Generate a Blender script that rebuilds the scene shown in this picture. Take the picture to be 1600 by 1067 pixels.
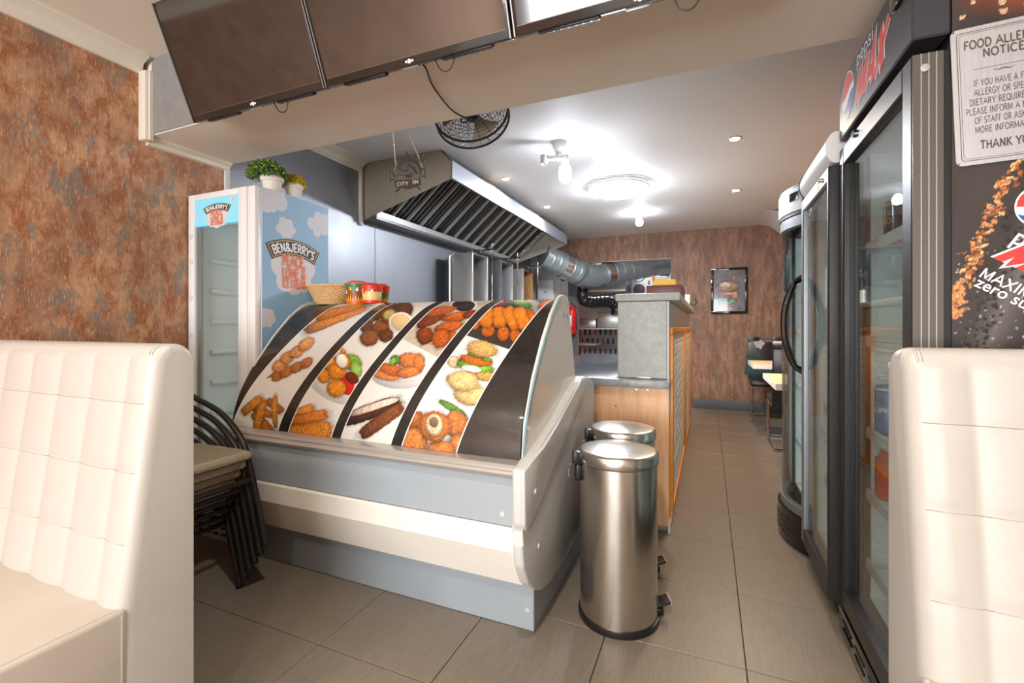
import bpy, bmesh, math, random
import numpy as np
from mathutils import Vector, Matrix

for o in list(bpy.data.objects): bpy.data.objects.remove(o)
SC = bpy.context.scene
COL = SC.collection
R = math.radians
rng = random.Random(7)

# ------------------------------------------------------------------ camera
F_PX, HORIZON, CAM_H, YAW = 718.0, 510.0, 1.10, R(23.1)
cam_d = bpy.data.cameras.new('camera'); cam = bpy.data.objects.new('camera', cam_d); COL.objects.link(cam)
cam_d.sensor_width = 36.0; cam_d.lens = F_PX * 36.0 / 1600.0
cam_d.shift_y = -(533.5 - HORIZON) / 1600.0
cam_d.clip_start = 0.02
cam.location = (0, 0, CAM_H); cam.rotation_euler = (R(90), 0, YAW)
SC.camera = cam

# ------------------------------------------------------------------ world, daylight, exposure
W = bpy.data.worlds.new('sky'); SC.world = W; W.use_nodes = True
W.node_tree.nodes['Background'].inputs[0].default_value = (0.78, 0.86, 1.0, 1)
W.node_tree.nodes['Background'].inputs[1].default_value = 1.0
def area(name, loc, rot, sx, sy, power, col):
    l = bpy.data.lights.new(name, 'AREA'); l.shape = 'RECTANGLE'; l.size = sx; l.size_y = sy
    l.energy = power; l.color = col
    o = bpy.data.objects.new(name, l); COL.objects.link(o); o.location = loc; o.rotation_euler = rot
    return o
# daylight entering through the shop front behind the camera
area('daylight_shopfront', (-0.60, -4.32, 1.20), (R(112), 0, R(0)), 3.2, 1.9, 148, (1.0, 0.99, 0.98))
SC.view_settings.view_transform = 'Standard'; SC.view_settings.look = 'None'
SC.view_settings.exposure = 1.06; SC.view_settings.gamma = 1.0; SC.view_settings.use_curve_mapping = False
SC.cycles.use_denoising = True
SC.cycles.max_bounces = 8; SC.cycles.diffuse_bounces = 5; SC.cycles.glossy_bounces = 4
SC.cycles.transmission_bounces = 6; SC.cycles.transparent_max_bounces = 12
SC.cycles.caustics_reflective = False; SC.cycles.caustics_refractive = False
SC.cycles.sample_clamp_indirect = 6.0

# ------------------------------------------------------------------ survey: a sight line met with a known plane
_c, _s = math.cos(YAW), math.sin(YAW)
def at(x, y, X=None, Y=None, Z=None):
    u = (x - 800.0) / F_PX; v = (HORIZON - y) / F_PX
    d = (-_s + u * _c, _c + u * _s, v)
    t = X / d[0] if X is not None else Y / d[1] if Y is not None else (Z - CAM_H) / d[2]
    return Vector((d[0] * t, d[1] * t, CAM_H + d[2] * t))

# ------------------------------------------------------------------ materials
def lin(c):
    return tuple(((v / 255.0) / 12.92 if v / 255.0 <= 0.04045 else ((v / 255.0 + 0.055) / 1.055) ** 2.4) for v in c[:3]) + (1.0,)
MATS = {}
def newmat(name):
    m = bpy.data.materials.new(name); m.use_nodes = True; MATS[name] = m
    nt = m.node_tree; b = nt.nodes['Principled BSDF']
    return m, nt, b
def noise_col(nt, scale, detail, rough, lo, hi, vec, dist=0.0):
    n = nt.nodes.new('ShaderNodeTexNoise'); n.inputs['Scale'].default_value = scale
    n.inputs['Detail'].default_value = detail; n.inputs['Roughness'].default_value = rough
    n.inputs['Distortion'].default_value = dist
    nt.links.new(vec, n.inputs['Vector'])
    r = nt.nodes.new('ShaderNodeMapRange'); r.inputs[1].default_value = lo; r.inputs[2].default_value = hi
    nt.links.new(n.outputs['Fac'], r.inputs[0])
    return r.outputs[0], n
def coords(nt, scale=(1, 1, 1), rot=(0, 0, 0)):
    t = nt.nodes.new('ShaderNodeTexCoord'); mp = nt.nodes.new('ShaderNodeMapping')
    mp.inputs['Scale'].default_value = scale; mp.inputs['Rotation'].default_value = rot
    nt.links.new(t.outputs['Object'], mp.inputs['Vector'])
    return mp.outputs[0]
def mixc(nt, fac, a, b, mode='MIX'):
    m = nt.nodes.new('ShaderNodeMix'); m.data_type = 'RGBA'; m.blend_type = mode
    for sock, v in ((m.inputs[0], fac), (m.inputs[6], a), (m.inputs[7], b)):
        if hasattr(v, 'is_linked'): nt.links.new(v, sock)
        else: sock.default_value = v
    return m.outputs[2]
def P(name, col, rough=0.5, metal=0.0, var=0.0, vscale=8.0, stretch=(1, 1, 1), bump=0.0, bscale=60.0, coat=0.0, spec=0.5, emit=None, estr=0.0, rvar=0.0):
    if name in MATS: return MATS[name]
    m, nt, b = newmat(name)
    c = lin(col)
    b.inputs['Base Color'].default_value = c; b.inputs['Roughness'].default_value = rough
    b.inputs['Metallic'].default_value = metal; b.inputs['Coat Weight'].default_value = coat
    b.inputs['Specular IOR Level'].default_value = spec
    vec = coords(nt, stretch) if (var or bump or rvar) else None
    if var:
        f, _ = noise_col(nt, vscale, 6, 0.6, 0.3, 0.7, vec)
        lo = tuple(max(0, v * (1 - var)) for v in c[:3]) + (1,); hi = tuple(min(1, v * (1 + var)) for v in c[:3]) + (1,)
        nt.links.new(mixc(nt, f, lo, hi), b.inputs['Base Color'])
    if rvar:
        f, _ = noise_col(nt, vscale * 1.7, 5, 0.6, 0.3, 0.7, vec)
        r = nt.nodes.new('ShaderNodeMapRange'); nt.links.new(f, r.inputs[0])
        r.inputs[3].default_value = max(0.02, rough - rvar); r.inputs[4].default_value = rough + rvar
        nt.links.new(r.outputs[0], b.inputs['Roughness'])
    if bump:
        _, n = noise_col(nt, bscale, 3, 0.5, 0, 1, vec)
        bp = nt.nodes.new('ShaderNodeBump'); bp.inputs['Strength'].default_value = bump; bp.inputs['Distance'].default_value = 0.004
        nt.links.new(n.outputs['Fac'], bp.inputs['Height']); nt.links.new(bp.outputs[0], b.inputs['Normal'])
    if emit:
        b.inputs['Emission Color'].default_value = lin(emit); b.inputs['Emission Strength'].default_value = estr
    return m
def wallpaper(name, tan, rust, grey, dark, scale=1.0, tall=.55):
    m, nt, b = newmat(name)
    v = coords(nt, (scale, scale, scale * tall)); vf = coords(nt, (scale, scale, scale * 0.16))
    f1, _ = noise_col(nt, 9, 9, 0.68, 0.44, 0.58, v, 0.35)
    f2, _ = noise_col(nt, 7.3, 10, 0.72, 0.53, 0.60, v, 0.25)
    f3, _ = noise_col(nt, 55, 6, 0.75, 0.35, 0.65, vf)
    f4, _ = noise_col(nt, 3.2, 6, 0.7, 0.42, 0.62, v)
    f5, _ = noise_col(nt, 130, 4, 0.7, 0.55, 0.68, vf)
    c = mixc(nt, f1, lin(tan), lin(rust))
    c = mixc(nt, f2, c, lin(grey))
    mm = nt.nodes.new('ShaderNodeMath'); mm.operation = 'MULTIPLY'; nt.links.new(f4, mm.inputs[0]); mm.inputs[1].default_value = 0.55
    c = mixc(nt, mm.outputs[0], c, lin(dark))
    m2 = nt.nodes.new('ShaderNodeMath'); m2.operation = 'MULTIPLY'; nt.links.new(f3, m2.inputs[0]); m2.inputs[1].default_value = 0.32
    c = mixc(nt, m2.outputs[0], c, lin(dark))
    m3 = nt.nodes.new('ShaderNodeMath'); m3.operation = 'MULTIPLY'; nt.links.new(f5, m3.inputs[0]); m3.inputs[1].default_value = 0.6
    c = mixc(nt, m3.outputs[0], c, lin(tuple(min(255, t + 35) for t in tan)))
    nt.links.new(c, b.inputs['Base Color']); b.inputs['Roughness'].default_value = 0.62
    bp = nt.nodes.new('ShaderNodeBump'); bp.inputs['Strength'].default_value = 0.25; bp.inputs['Distance'].default_value = 0.003
    nt.links.new(f3, bp.inputs['Height']); nt.links.new(bp.outputs[0], b.inputs['Normal'])
    return m
def steel(name, col=(190, 190, 192), rough=0.3, stretch=(1, 1, 30), bump=0.06, var=0.12, metal=1.0):
    m, nt, b = newmat(name)
    v = coords(nt, stretch); vb = coords(nt)
    f, n = noise_col(nt, 14, 4, 0.6, 0.3, 0.7, v)
    g, _ = noise_col(nt, 3.5, 5, 0.6, 0.3, 0.75, vb)
    c = lin(col)
    nt.links.new(mixc(nt, f, tuple(x * (1 - var) for x in c[:3]) + (1,), tuple(min(1, x * (1 + var)) for x in c[:3]) + (1,)), b.inputs['Base Color'])
    r = nt.nodes.new('ShaderNodeMapRange'); nt.links.new(g, r.inputs[0]); r.inputs[3].default_value = rough * 0.92; r.inputs[4].default_value = rough * 1.1
    nt.links.new(r.outputs[0], b.inputs['Roughness']); b.inputs['Metallic'].default_value = metal
    bp = nt.nodes.new('ShaderNodeBump'); bp.inputs['Strength'].default_value = bump; bp.inputs['Distance'].default_value = 0.002
    nt.links.new(n.outputs['Fac'], bp.inputs['Height']); nt.links.new(bp.outputs[0], b.inputs['Normal'])
    return m
def glass(name, tint=(235, 240, 240), refl=0.0, rough=0.0, base=0.06):
    m, nt, b = newmat(name); nt.nodes.remove(b)
    out = nt.nodes['Material Output']
    tr = nt.nodes.new('ShaderNodeBsdfTransparent'); tr.inputs[0].default_value = lin(tint)
    gl = nt.nodes.new('ShaderNodeBsdfGlossy'); gl.inputs['Roughness'].default_value = rough
    lw = nt.nodes.new('ShaderNodeFresnel'); ge = nt.nodes.new('ShaderNodeNewGeometry')
    io = nt.nodes.new('ShaderNodeMapRange'); nt.links.new(ge.outputs['Backfacing'], io.inputs[0]); io.inputs[3].default_value = 1.5; io.inputs[4].default_value = 1 / 1.5
    nt.links.new(io.outputs[0], lw.inputs['IOR'])      # the same thin-pane reflection on both faces
    ad = nt.nodes.new('ShaderNodeMath'); ad.operation = 'ADD'; ad.use_clamp = True; ad.inputs[1].default_value = base
    nt.links.new(lw.outputs[0], ad.inputs[0])
    mx = nt.nodes.new('ShaderNodeMixShader'); nt.links.new(ad.outputs[0], mx.inputs[0])
    nt.links.new(tr.outputs[0], mx.inputs[1]); nt.links.new(gl.outputs[0], mx.inputs[2]); nt.links.new(mx.outputs[0], out.inputs[0])
    return m
def vcol_mat(name, rough=0.25, grain=0.0, gscale=400.0, coat=0.3):
    m, nt, b = newmat(name)
    a = nt.nodes.new('ShaderNodeVertexColor'); a.layer_name = 'print'
    c = a.outputs[0]
    if grain:
        f, _ = noise_col(nt, gscale, 3, 0.6, 0.25, 0.75, coords(nt))
        k = nt.nodes.new('ShaderNodeMapRange'); nt.links.new(f, k.inputs[0]); k.inputs[3].default_value = 1 - grain; k.inputs[4].default_value = 1 + grain
        mm = nt.nodes.new('ShaderNodeVectorMath'); mm.operation = 'SCALE'; nt.links.new(c, mm.inputs[0]); nt.links.new(k.outputs[0], mm.inputs[3]); c = mm.outputs[0]
    nt.links.new(c, b.inputs['Base Color']); b.inputs['Roughness'].default_value = rough; b.inputs['Coat Weight'].default_value = coat
    return m

# ------------------------------------------------------------------ mesh builder
class MB:
    def __init__(s): s.bm = bmesh.new()
    def box(s, x0, x1, y0, y1, z0, z1, bev=0.0, seg=2):
        M = Matrix.Translation(((x0 + x1) / 2, (y0 + y1) / 2, (z0 + z1) / 2)) @ Matrix.Diagonal((abs(x1 - x0), abs(y1 - y0), abs(z1 - z0), 1))
        r = bmesh.ops.create_cube(s.bm, size=1.0, matrix=M)
        if bev: s._bevel(r['verts'], bev, seg)
        return s
    def _bevel(s, verts, bev, seg):
        es = list({e for v in verts for e in v.link_edges})
        bmesh.ops.bevel(s.bm, geom=es, offset=bev, segments=seg, profile=0.5, affect='EDGES', clamp_overlap=True)
    def obox(s, c, ax, ay, az, sx, sy, sz, bev=0.0, seg=2):
        ax, ay, az = Vector(ax).normalized(), Vector(ay).normalized(), Vector(az).normalized()
        M = Matrix(((ax.x * sx, ay.x * sy, az.x * sz, c[0]), (ax.y * sx, ay.y * sy, az.y * sz, c[1]), (ax.z * sx, ay.z * sy, az.z * sz, c[2]), (0, 0, 0, 1)))
        r = bmesh.ops.create_cube(s.bm, size=1.0, matrix=M)
        if bev: s._bevel(r['verts'], bev, seg)
        return s
    def prism(s, pts, axis, a0, a1, bev=0.0, seg=2):
        def mk(p, a):
            return (a, p[0], p[1]) if axis == 'x' else (p[0], a, p[1]) if axis == 'y' else (p[0], p[1], a)
        A = [s.bm.verts.new(mk(p, a0)) for p in pts]; B = [s.bm.verts.new(mk(p, a1)) for p in pts]
        n = len(pts)
        s.bm.faces.new(A); s.bm.faces.new(B[::-1])
        for i in range(n): s.bm.faces.new((A[i], B[i], B[(i + 1) % n], A[(i + 1) % n]))
        if bev: s._bevel(A + B, bev, seg)
        return s
    def tube(s, path, r, seg=8, closed=False, caps=True, rfun=None):
        path = [Vector(p) for p in path]; n = len(path)
        if n < 2: return s
        tang = []
        for i in range(n):
            if closed: t = path[(i + 1) % n] - path[i - 1]
            else: t = path[min(i + 1, n - 1)] - path[max(i - 1, 0)]
            tang.append(t.normalized())
        up = Vector((0, 0, 1)) if abs(tang[0].z) < 0.9 else Vector((1, 0, 0))
        nrm = tang[0].cross(up).normalized(); rings = []
        for i in range(n):
            nrm = (nrm - tang[i] * nrm.dot(tang[i])).normalized()
            b = tang[i].cross(nrm); rr = rfun(i / (n - 1)) if rfun else r
            rings.append([s.bm.verts.new(path[i] + (nrm * math.cos(2 * math.pi * k / seg) + b * math.sin(2 * math.pi * k / seg)) * rr) for k in range(seg)])
        for i in range(n if closed else n - 1):
            a, b2 = rings[i], rings[(i + 1) % n]
            off = 0
            if closed and i == n - 1:
                off = min(range(seg), key=lambda q: (a[0].co - b2[q].co).length)
            for k in range(seg):
                s.bm.faces.new((a[k], a[(k + 1) % seg], b2[(k + 1 + off) % seg], b2[(k + off) % seg]))
        if caps and not closed:
            s.bm.faces.new(rings[0][::-1]); s.bm.faces.new(rings[-1])
        return s
    def lathe(s, prof, c=(0, 0, 0), seg=32, M=None, sx=1.0, sy=1.0, caps=True):
        M = M or Matrix.Identity(4); rings = []
        for r, z in prof:
            if r < 1e-6: rings.append([s.bm.verts.new(Vector(c) + (M @ Vector((0, 0, z))))])
            else: rings.append([s.bm.verts.new(Vector(c) + (M @ Vector((r * sx * math.cos(2 * math.pi * k / seg), r * sy * math.sin(2 * math.pi * k / seg), z)))) for k in range(seg)])
        for i in range(len(rings) - 1):
            a, b = rings[i], rings[i + 1]
            for k in range(seg):
                k2 = (k + 1) % seg
                if len(a) == 1 and len(b) == 1: continue
                if len(a) == 1: s.bm.faces.new((a[0], b[k2], b[k]))
                elif len(b) == 1: s.bm.faces.new((a[k], a[k2], b[0]))
                else: s.bm.faces.new((a[k], a[k2], b[k2], b[k]))
        if caps and len(rings[0]) > 1: s.bm.faces.new(rings[0][::-1])
        if caps and len(rings[-1]) > 1: s.bm.faces.new(rings[-1])
        return s
    def cyl(s, a, b, r, seg=16, r2=None):
        a, b = Vector(a), Vector(b); q = Vector((0, 0, 1)).rotation_difference((b - a).normalized()).to_matrix().to_4x4()
        return s.lathe([(r, 0), (r if r2 is None else r2, (b - a).length)], a, seg, q)
    def sphere(s, c, r, seg=16, rings=10, sx=1, sy=1, sz=1):
        return s.lathe([(r * math.sin(math.pi * i / rings), -r * sz * math.cos(math.pi * i / rings)) for i in range(rings + 1)], c, seg, None, sx, sy)
    def grid(s, fn, nu, nv, flip=False):
        V = [[s.bm.verts.new(fn(i / nu, j / nv)) for j in range(nv + 1)] for i in range(nu + 1)]
        for i in range(nu):
            for j in range(nv):
                q = (V[i][j], V[i + 1][j], V[i + 1][j + 1], V[i][j + 1])
                s.bm.faces.new(q[::-1] if flip else q)
        return V
    def poly(s, pts):
        s.bm.faces.new([s.bm.verts.new(p) for p in pts]); return s
    def quad(s, a, b, c, d): return s.poly([a, b, c, d])
    def build(s, name, mat, parent=None, smooth=35, recalc=True, kind=None):
        if recalc: bmesh.ops.recalc_face_normals(s.bm, faces=s.bm.faces)
        off = Vector(OFF.get(parent.name, (0, 0, 0))) if parent else Vector((0, 0, 0))
        if off.length: bmesh.ops.translate(s.bm, verts=s.bm.verts, vec=-off)
        me = bpy.data.meshes.new(name); s.bm.to_mesh(me); s.bm.free()
        o = bpy.data.objects.new(name, me); COL.objects.link(o)
        if mat: me.materials.append(mat if not isinstance(mat, str) else MATS[mat])
        if smooth:
            for p in me.polygons: p.use_smooth = True
            me.set_sharp_from_angle(angle=R(smooth))
        if parent: o.parent = parent; OFF[o.name] = tuple(off)
        if kind: o['kind'] = kind
        return o
OFF = {}
def B(*a, bev=0.0, seg=2): return MB().box(*a, bev=bev, seg=seg)
def thing(name, label, cat, loc=(0, 0, 0), group=None):
    o = bpy.data.objects.new(name, None); COL.objects.link(o); o.empty_display_size = 0.05
    o.location = loc; o['label'] = label; o['category'] = cat
    if group: o['group'] = group
    OFF[o.name] = tuple(loc)
    return o
def tag(o, label, cat, group=None):
    o['label'] = label; o['category'] = cat
    if group: o['group'] = group
    return o
def struct(o): o['kind'] = 'structure'; return o
def copy_tree(o, parent=None):
    c = o.copy(); COL.objects.link(c)
    if parent: c.parent = parent
    for ch in list(o.children): copy_tree(ch, c)
    return c
def bez(pts, n=8):
    """Catmull-Rom through 3-D points"""
    pts = [Vector(p) for p in pts]; Q = [pts[0] * 2 - pts[1]] + pts + [pts[-1] * 2 - pts[-2]]; out = []
    for i in range(1, len(Q) - 2):
        p0, p1, p2, p3 = Q[i - 1], Q[i], Q[i + 1], Q[i + 2]
        for k in range(n):
            t = k / n
            out.append(0.5 * ((2 * p1) + (p2 - p0) * t + (2 * p0 - 5 * p1 + 4 * p2 - p3) * t * t + (3 * p1 - p0 - 3 * p2 + p3) * t ** 3))
    out.append(pts[-1]); return out

# ------------------------------------------------------------------ lettering (own stroke alphabet, flat print)
def arc(cx, cy, rx, ry, a0, a1, n=9):
    return [(cx + rx * math.cos(R(a0 + (a1 - a0) * i / n)), cy + ry * math.sin(R(a0 + (a1 - a0) * i / n))) for i in range(n + 1)]
GL = {
 'A': (.86, [[(0, 0), (.43, 1), (.86, 0)], [(.16, .36), (.70, .36)]]),
 'B': (.68, [[(.1, 0), (.1, 1)], [(.1, 1)] + arc(.38, .76, .24, .24, 90, -90) + [(.1, .52)], [(.1, .52)] + arc(.40, .26, .27, .26, 90, -90) + [(.1, 0)]]),
 'C': (.78, [arc(.42, .5, .40, .5, 45, 315, 14)]),
 'D': (.80, [[(.1, 0), (.1, 1)], [(.1, 1)] + arc(.32, .5, .44, .5, 90, -90, 12) + [(.1, 0)]]),
 'E': (.62, [[(.1, 0), (.1, 1)], [(.1, 1), (.60, 1)], [(.1, .52), (.5, .52)], [(.1, 0), (.62, 0)]]),
 'F': (.60, [[(.1, 0), (.1, 1)], [(.1, 1), (.60, 1)], [(.1, .52), (.48, .52)]]),
 'G': (.82, [arc(.42, .5, .40, .5, 45, 340, 14) + [(.8, .42)], [(.5, .44), (.82, .44)]]),
 'H': (.80, [[(.1, 0), (.1, 1)], [(.7, 0), (.7, 1)], [(.1, .52), (.7, .52)]]),
 'I': (.24, [[(.12, 0), (.12, 1)]]),
 'J': (.52, [[(.42, 1), (.42, .26)] + arc(.22, .26, .20, .26, 0, -180, 8)]),
 'K': (.74, [[(.1, 0), (.1, 1)], [(.68, 1), (.12, .45)], [(.28, .58), (.72, 0)]]),
 'L': (.60, [[(.1, 0), (.1, 1)], [(.1, 0), (.60, 0)]]),
 'M': (.96, [[(.1, 0), (.1, 1)], [(.1, 1), (.48, .15), (.86, 1)], [(.86, 1), (.86, 0)]]),
 'N': (.82, [[(.1, 0), (.1, 1)], [(.1, 1), (.72, 0)], [(.72, 0), (.72, 1)]]),
 'O': (.86, [arc(.43, .5, .40, .5, 0, 360, 22)]),
 'P': (.64, [[(.1, 0), (.1, 1)], [(.1, 1)] + arc(.36, .74, .25, .26, 90, -90) + [(.1, .48)]]),
 'Q': (.86, [arc(.43, .5, .40, .5, 0, 360, 22), [(.5, .25), (.86, -.12)]]),
 'R': (.74, [[(.1, 0), (.1, 1)], [(.1, 1)] + arc(.36, .75, .25, .25, 90, -90) + [(.1, .5)], [(.34, .5), (.72, 0)]]),
 'S': (.62, [arc(.31, .75, .24, .25, 35, 270, 9) + arc(.31, .25, .27, .25, 90, -145, 9)]),
 'T': (.70, [[(.35, 0), (.35, 1)], [(.0, 1), (.70, 1)]]),
 'U': (.80, [[(.1, 1), (.1, .34)] + arc(.40, .34, .30, .34, 180, 360, 10) + [(.7, 1)]]),
 'V': (.82, [[(0, 1), (.41, 0), (.82, 1)]]),
 'W': (1.12, [[(0, 1), (.28, 0), (.56, 1), (.84, 0), (1.12, 1)]]),
 'X': (.76, [[(0, 0), (.76, 1)], [(0, 1), (.76, 0)]]),
 'Y': (.76, [[(0, 1), (.38, .48), (.76, 1)], [(.38, .48), (.38, 0)]]),
 '&': (.84, [[(.84, 0), (.25, .68)] + arc(.40, .80, .19, .20, 215, -20, 9) + [(.50, .62), (.2, .42)] + arc(.30, .22, .24, .22, 130, 300, 9) + [(.66, .2), (.80, .48)]]),
 "'": (.16, [[(.08, 1), (.05, .74)]]),
 ',': (.2, [[(.10, .10), (.04, -.16)]]),
 ' ': (.34, []),
}
def stroke_quads(pl, w):
    n = len(pl); out = []
    closed = n > 2 and abs(pl[0][0] - pl[-1][0]) < 1e-6 and abs(pl[0][1] - pl[-1][1]) < 1e-6
    L, Rr = [], []
    for i in range(n):
        if closed: a, c = pl[(i - 1) % (n - 1)], pl[(i + 1) % (n - 1)]
        else: a, c = pl[max(i - 1, 0)], pl[min(i + 1, n - 1)]
        b = pl[i]
        d1 = Vector((b[0] - a[0], b[1] - a[1])); d2 = Vector((c[0] - b[0], c[1] - b[1]))
        if d1.length < 1e-9: d1 = d2
        if d2.length < 1e-9: d2 = d1
        n1 = Vector((-d1.y, d1.x)).normalized(); n2 = Vector((-d2.y, d2.x)).normalized()
        m = n1 + n2
        if m.length < 0.2: m = n1
        m.normalize(); k = min(1.8, 1 / max(0.3, m.dot(n1)))
        L.append((b[0] + m.x * w / 2 * k, b[1] + m.y * w / 2 * k)); Rr.append((b[0] - m.x * w / 2 * k, b[1] - m.y * w / 2 * k))
    for i in range(n - 1): out.append([L[i], Rr[i], Rr[i + 1], L[i + 1]])
    return out
def text2d(txt, h, wt=0.12, serif=0.0, sthick=0.06, gap=0.14, wid=1.0):
    """polygons of a line of capitals starting at x=0 on the baseline; returns (polys, width)"""
    x = 0.0; polys = []
    for ch in txt:
        w, strokes = GL[ch]
        for pl in strokes:
            q = [(px * wid, py) for px, py in pl]
            for quad in stroke_quads(q, wt): polys.append([((x + a) * h, b * h) for a, b in quad])
            if serif:
                for e, nb in ((q[0], q[1]), (q[-1], q[-2])):
                    if (abs(e[1]) < 1e-3 or abs(e[1] - 1) < 1e-3) and abs(nb[1] - e[1]) > 0.25 and abs(nb[1] - e[1]) > 0.8 * abs(nb[0] - e[0]):
                        yb = e[1] if e[1] < .5 else e[1] - sthick
                        polys.append([((x + e[0] - serif) * h, yb * h), ((x + e[0] + serif) * h, yb * h), ((x + e[0] + serif) * h, (yb + sthick) * h), ((x + e[0] - serif) * h, (yb + sthick) * h)])
        x += w * wid + gap
    return polys, max(0, (x - gap)) * h
def place2d(polys, dx=0, dy=0, rot=0):
    c, s = math.cos(rot), math.sin(rot)
    return [[(c * a - s * b + dx, s * a + c * b + dy) for a, b in p] for p in polys]
def arched(polys, width, radius, sweep_c=0.0):
    """wrap a text line on an arc of given radius, centred on x=0, baseline on the arc top at y=0"""
    out = []
    for p in polys:
        q = []
        for a, b in p:
            t = (a - width / 2) / radius
            q.append(((radius + b) * math.sin(t), (radius + b) * math.cos(t) - radius))
        out.append(q)
    return out
def decal(name, polys, fn, mat, parent, out=(0, 0, 0)):
    """flat print; overlapping strokes step outwards by hundredths of a millimetre so that they never coincide"""
    m = MB(); out = Vector(out)
    for i, p in enumerate(polys):
        try: m.poly([Vector(fn(a, b)) + out * (1.2e-5 * (i % 28)) for a, b in p])
        except ValueError: pass
    return m.build(name, mat, parent, smooth=0, recalc=False)
def bfont(txt, h, bold=0.0, shear=0.0):
    """rounded lower-case print from the built-in face, as flat polygons"""
    cu = bpy.data.curves.new('t', 'FONT'); cu.body = txt; cu.size = h; cu.offset = bold * h; cu.shear = shear; cu.resolution_u = 3
    o = bpy.data.objects.new('t', cu); COL.objects.link(o)
    bpy.context.view_layer.update()
    dg = bpy.context.evaluated_depsgraph_get(); me = bpy.data.meshes.new_from_object(o.evaluated_get(dg))
    polys = [[(me.vertices[i].co.x, me.vertices[i].co.y) for i in p.vertices] for p in me.polygons]
    bpy.data.objects.remove(o); bpy.data.curves.remove(cu); bpy.data.meshes.remove(me)
    w = max((a for p in polys for a, b in p), default=0)
    return polys, w
def cloud_outline(discs, n=90):
    """outline of a puff of overlapping discs, star-shaped about its middle"""
    cx = sum(d[0] for d in discs) / len(discs); cy = sum(d[1] for d in discs) / len(discs); out = []
    for i in range(n):
        t = 2 * math.pi * i / n; ux, uy = math.cos(t), math.sin(t); best = 0
        for x, y, r in discs:
            dx, dy = x - cx, y - cy; b = dx * ux + dy * uy; q = b * b - (dx * dx + dy * dy - r * r)
            if q >= 0: best = max(best, b + math.sqrt(q))
        out.append((cx + ux * best, cy + uy * best))
    return out
def disc(cx, cy, rx, ry=None, n=28): return [(cx + rx * math.cos(2 * math.pi * i / n), cy + (ry or rx) * math.sin(2 * math.pi * i / n)) for i in range(n)]
# ------------------------------------------------------------------ shared materials
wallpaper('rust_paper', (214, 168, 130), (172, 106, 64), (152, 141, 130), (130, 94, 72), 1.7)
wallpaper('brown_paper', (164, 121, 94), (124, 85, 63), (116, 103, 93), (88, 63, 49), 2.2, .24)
P('cream_paint', (238, 230, 217), 0.75, var=0.03, vscale=2.0)
P('ceiling_paint', (238, 238, 240), 0.6, var=0.03, vscale=1.5)
P('cornice_paint', (232, 226, 212), 0.55, var=0.03, vscale=6)
P('grey_paper', (138, 138, 136), 0.7, var=0.13, vscale=11, bump=0.3, bscale=70)
P('white_paint', (226, 224, 220), 0.6)
P('white_clad', (198, 199, 198), 0.4)
P('grout', (74, 66, 60), 0.9)
P('dark_grey', (86, 88, 92), 0.6)
steel('wall_steel', (148, 151, 158), 0.46, (1, 22, 1), 0.03, 0.05, 0.75)
steel('steel', (200, 198, 194), 0.3, (30, 30, 1), 0.04, .12, 0.7)
steel('steel_dark', (120, 122, 126), 0.34, (30, 30, 1), 0.04, .12, 0.7)
steel('hood_steel', (176, 168, 154), 0.42, (20, 20, 1), 0.02, .05, 0.35)
steel('galv', (160, 172, 178), 0.36, (4, 4, 4), 0.04, 0.12, 0.6)
steel('foil', (214, 214, 214), 0.18, (6, 6, 6), 1.0, 0.1)
P('filter_dark', (58, 62, 70), .35, .5); P('filter_light', (214, 210, 202), .4, .25)
P('chrome', (225, 225, 225), 0.08, 1.0)
P('alu', (196, 193, 188), 0.34, .55)
P('black_plastic', (24, 24, 25), 0.38)
P('black_satin', (44, 41, 38), 0.36, 0.3)
P('black_gloss', (12, 12, 13), 0.08, coat=0.5)
P('white_plastic', (232, 232, 230), 0.4)
P('white_enamel', (236, 236, 236), 0.3)
P('liner', (238, 240, 238), 0.5)
P('leather', (184, 180, 174), 0.42, var=0.025, vscale=3.0, bump=0.12, bscale=260)
P('leather_seat', (194, 186, 176), 0.42, var=0.05, vscale=4.0, bump=0.12, bscale=260)
P('thread', (158, 150, 138), 0.7)
P('chiller_blue', (158, 168, 176), 0.42, var=0.02, vscale=3)
P('chiller_white', (236, 232, 222), 0.42, var=0.02, vscale=5)
P('cap_grey', (198, 199, 197), 0.36, var=0.03, vscale=4)
P('smoke_panel', (218, 212, 204), 0.2, coat=0.3)
P('film_black', (40, 37, 35), 0.26, coat=0.5, var=0.3, vscale=6, rvar=0.08)
P('rope', (176, 164, 142), 0.8, var=0.25, vscale=160, stretch=(1, 1, 3), bump=0.6, bscale=240)
P('pine', (234, 182, 136), 0.5, var=0.16, vscale=5, stretch=(6, 6, 0.7))
P('orange_wood', (214, 138, 58), 0.42, var=0.14, vscale=8, stretch=(1, 1, 1))
P('granite', (46, 50, 56), 0.22, var=0.35, vscale=220, spec=.2)
P('stone_laminate', (166, 169, 164), 0.5, var=0.14, vscale=38, bump=0.05)
P('stone_edge', (146, 150, 150), 0.35, var=0.35, vscale=26)
P('brick_white', (206, 202, 195), 0.7, var=0.12, vscale=14, bump=0.4, bscale=50)
P('wicker', (216, 180, 128), 0.6, var=0.2, vscale=60)
P('terracotta_white', (232, 226, 216), 0.75, var=0.04, vscale=14)
P('soil', (50, 38, 28), 0.9)
P('table_edge', (226, 218, 206), 0.5)
P('table_wood', (216, 176, 132), 0.45, var=0.1, vscale=6, stretch=(1, 8, 1))
P('black_leather', (22, 22, 24), 0.28, var=0.3, vscale=5, bump=0.15, bscale=90)
P('worn_patch', (150, 150, 148), 0.7, var=0.2, vscale=30)
P('green_cloth', (14, 48, 46), 0.85)
P('red_paint', (196, 26, 34), 0.3)
P('cable_black', (22, 20, 19), 0.5)
P('orange_print', (240, 128, 80), 0.5)
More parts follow.
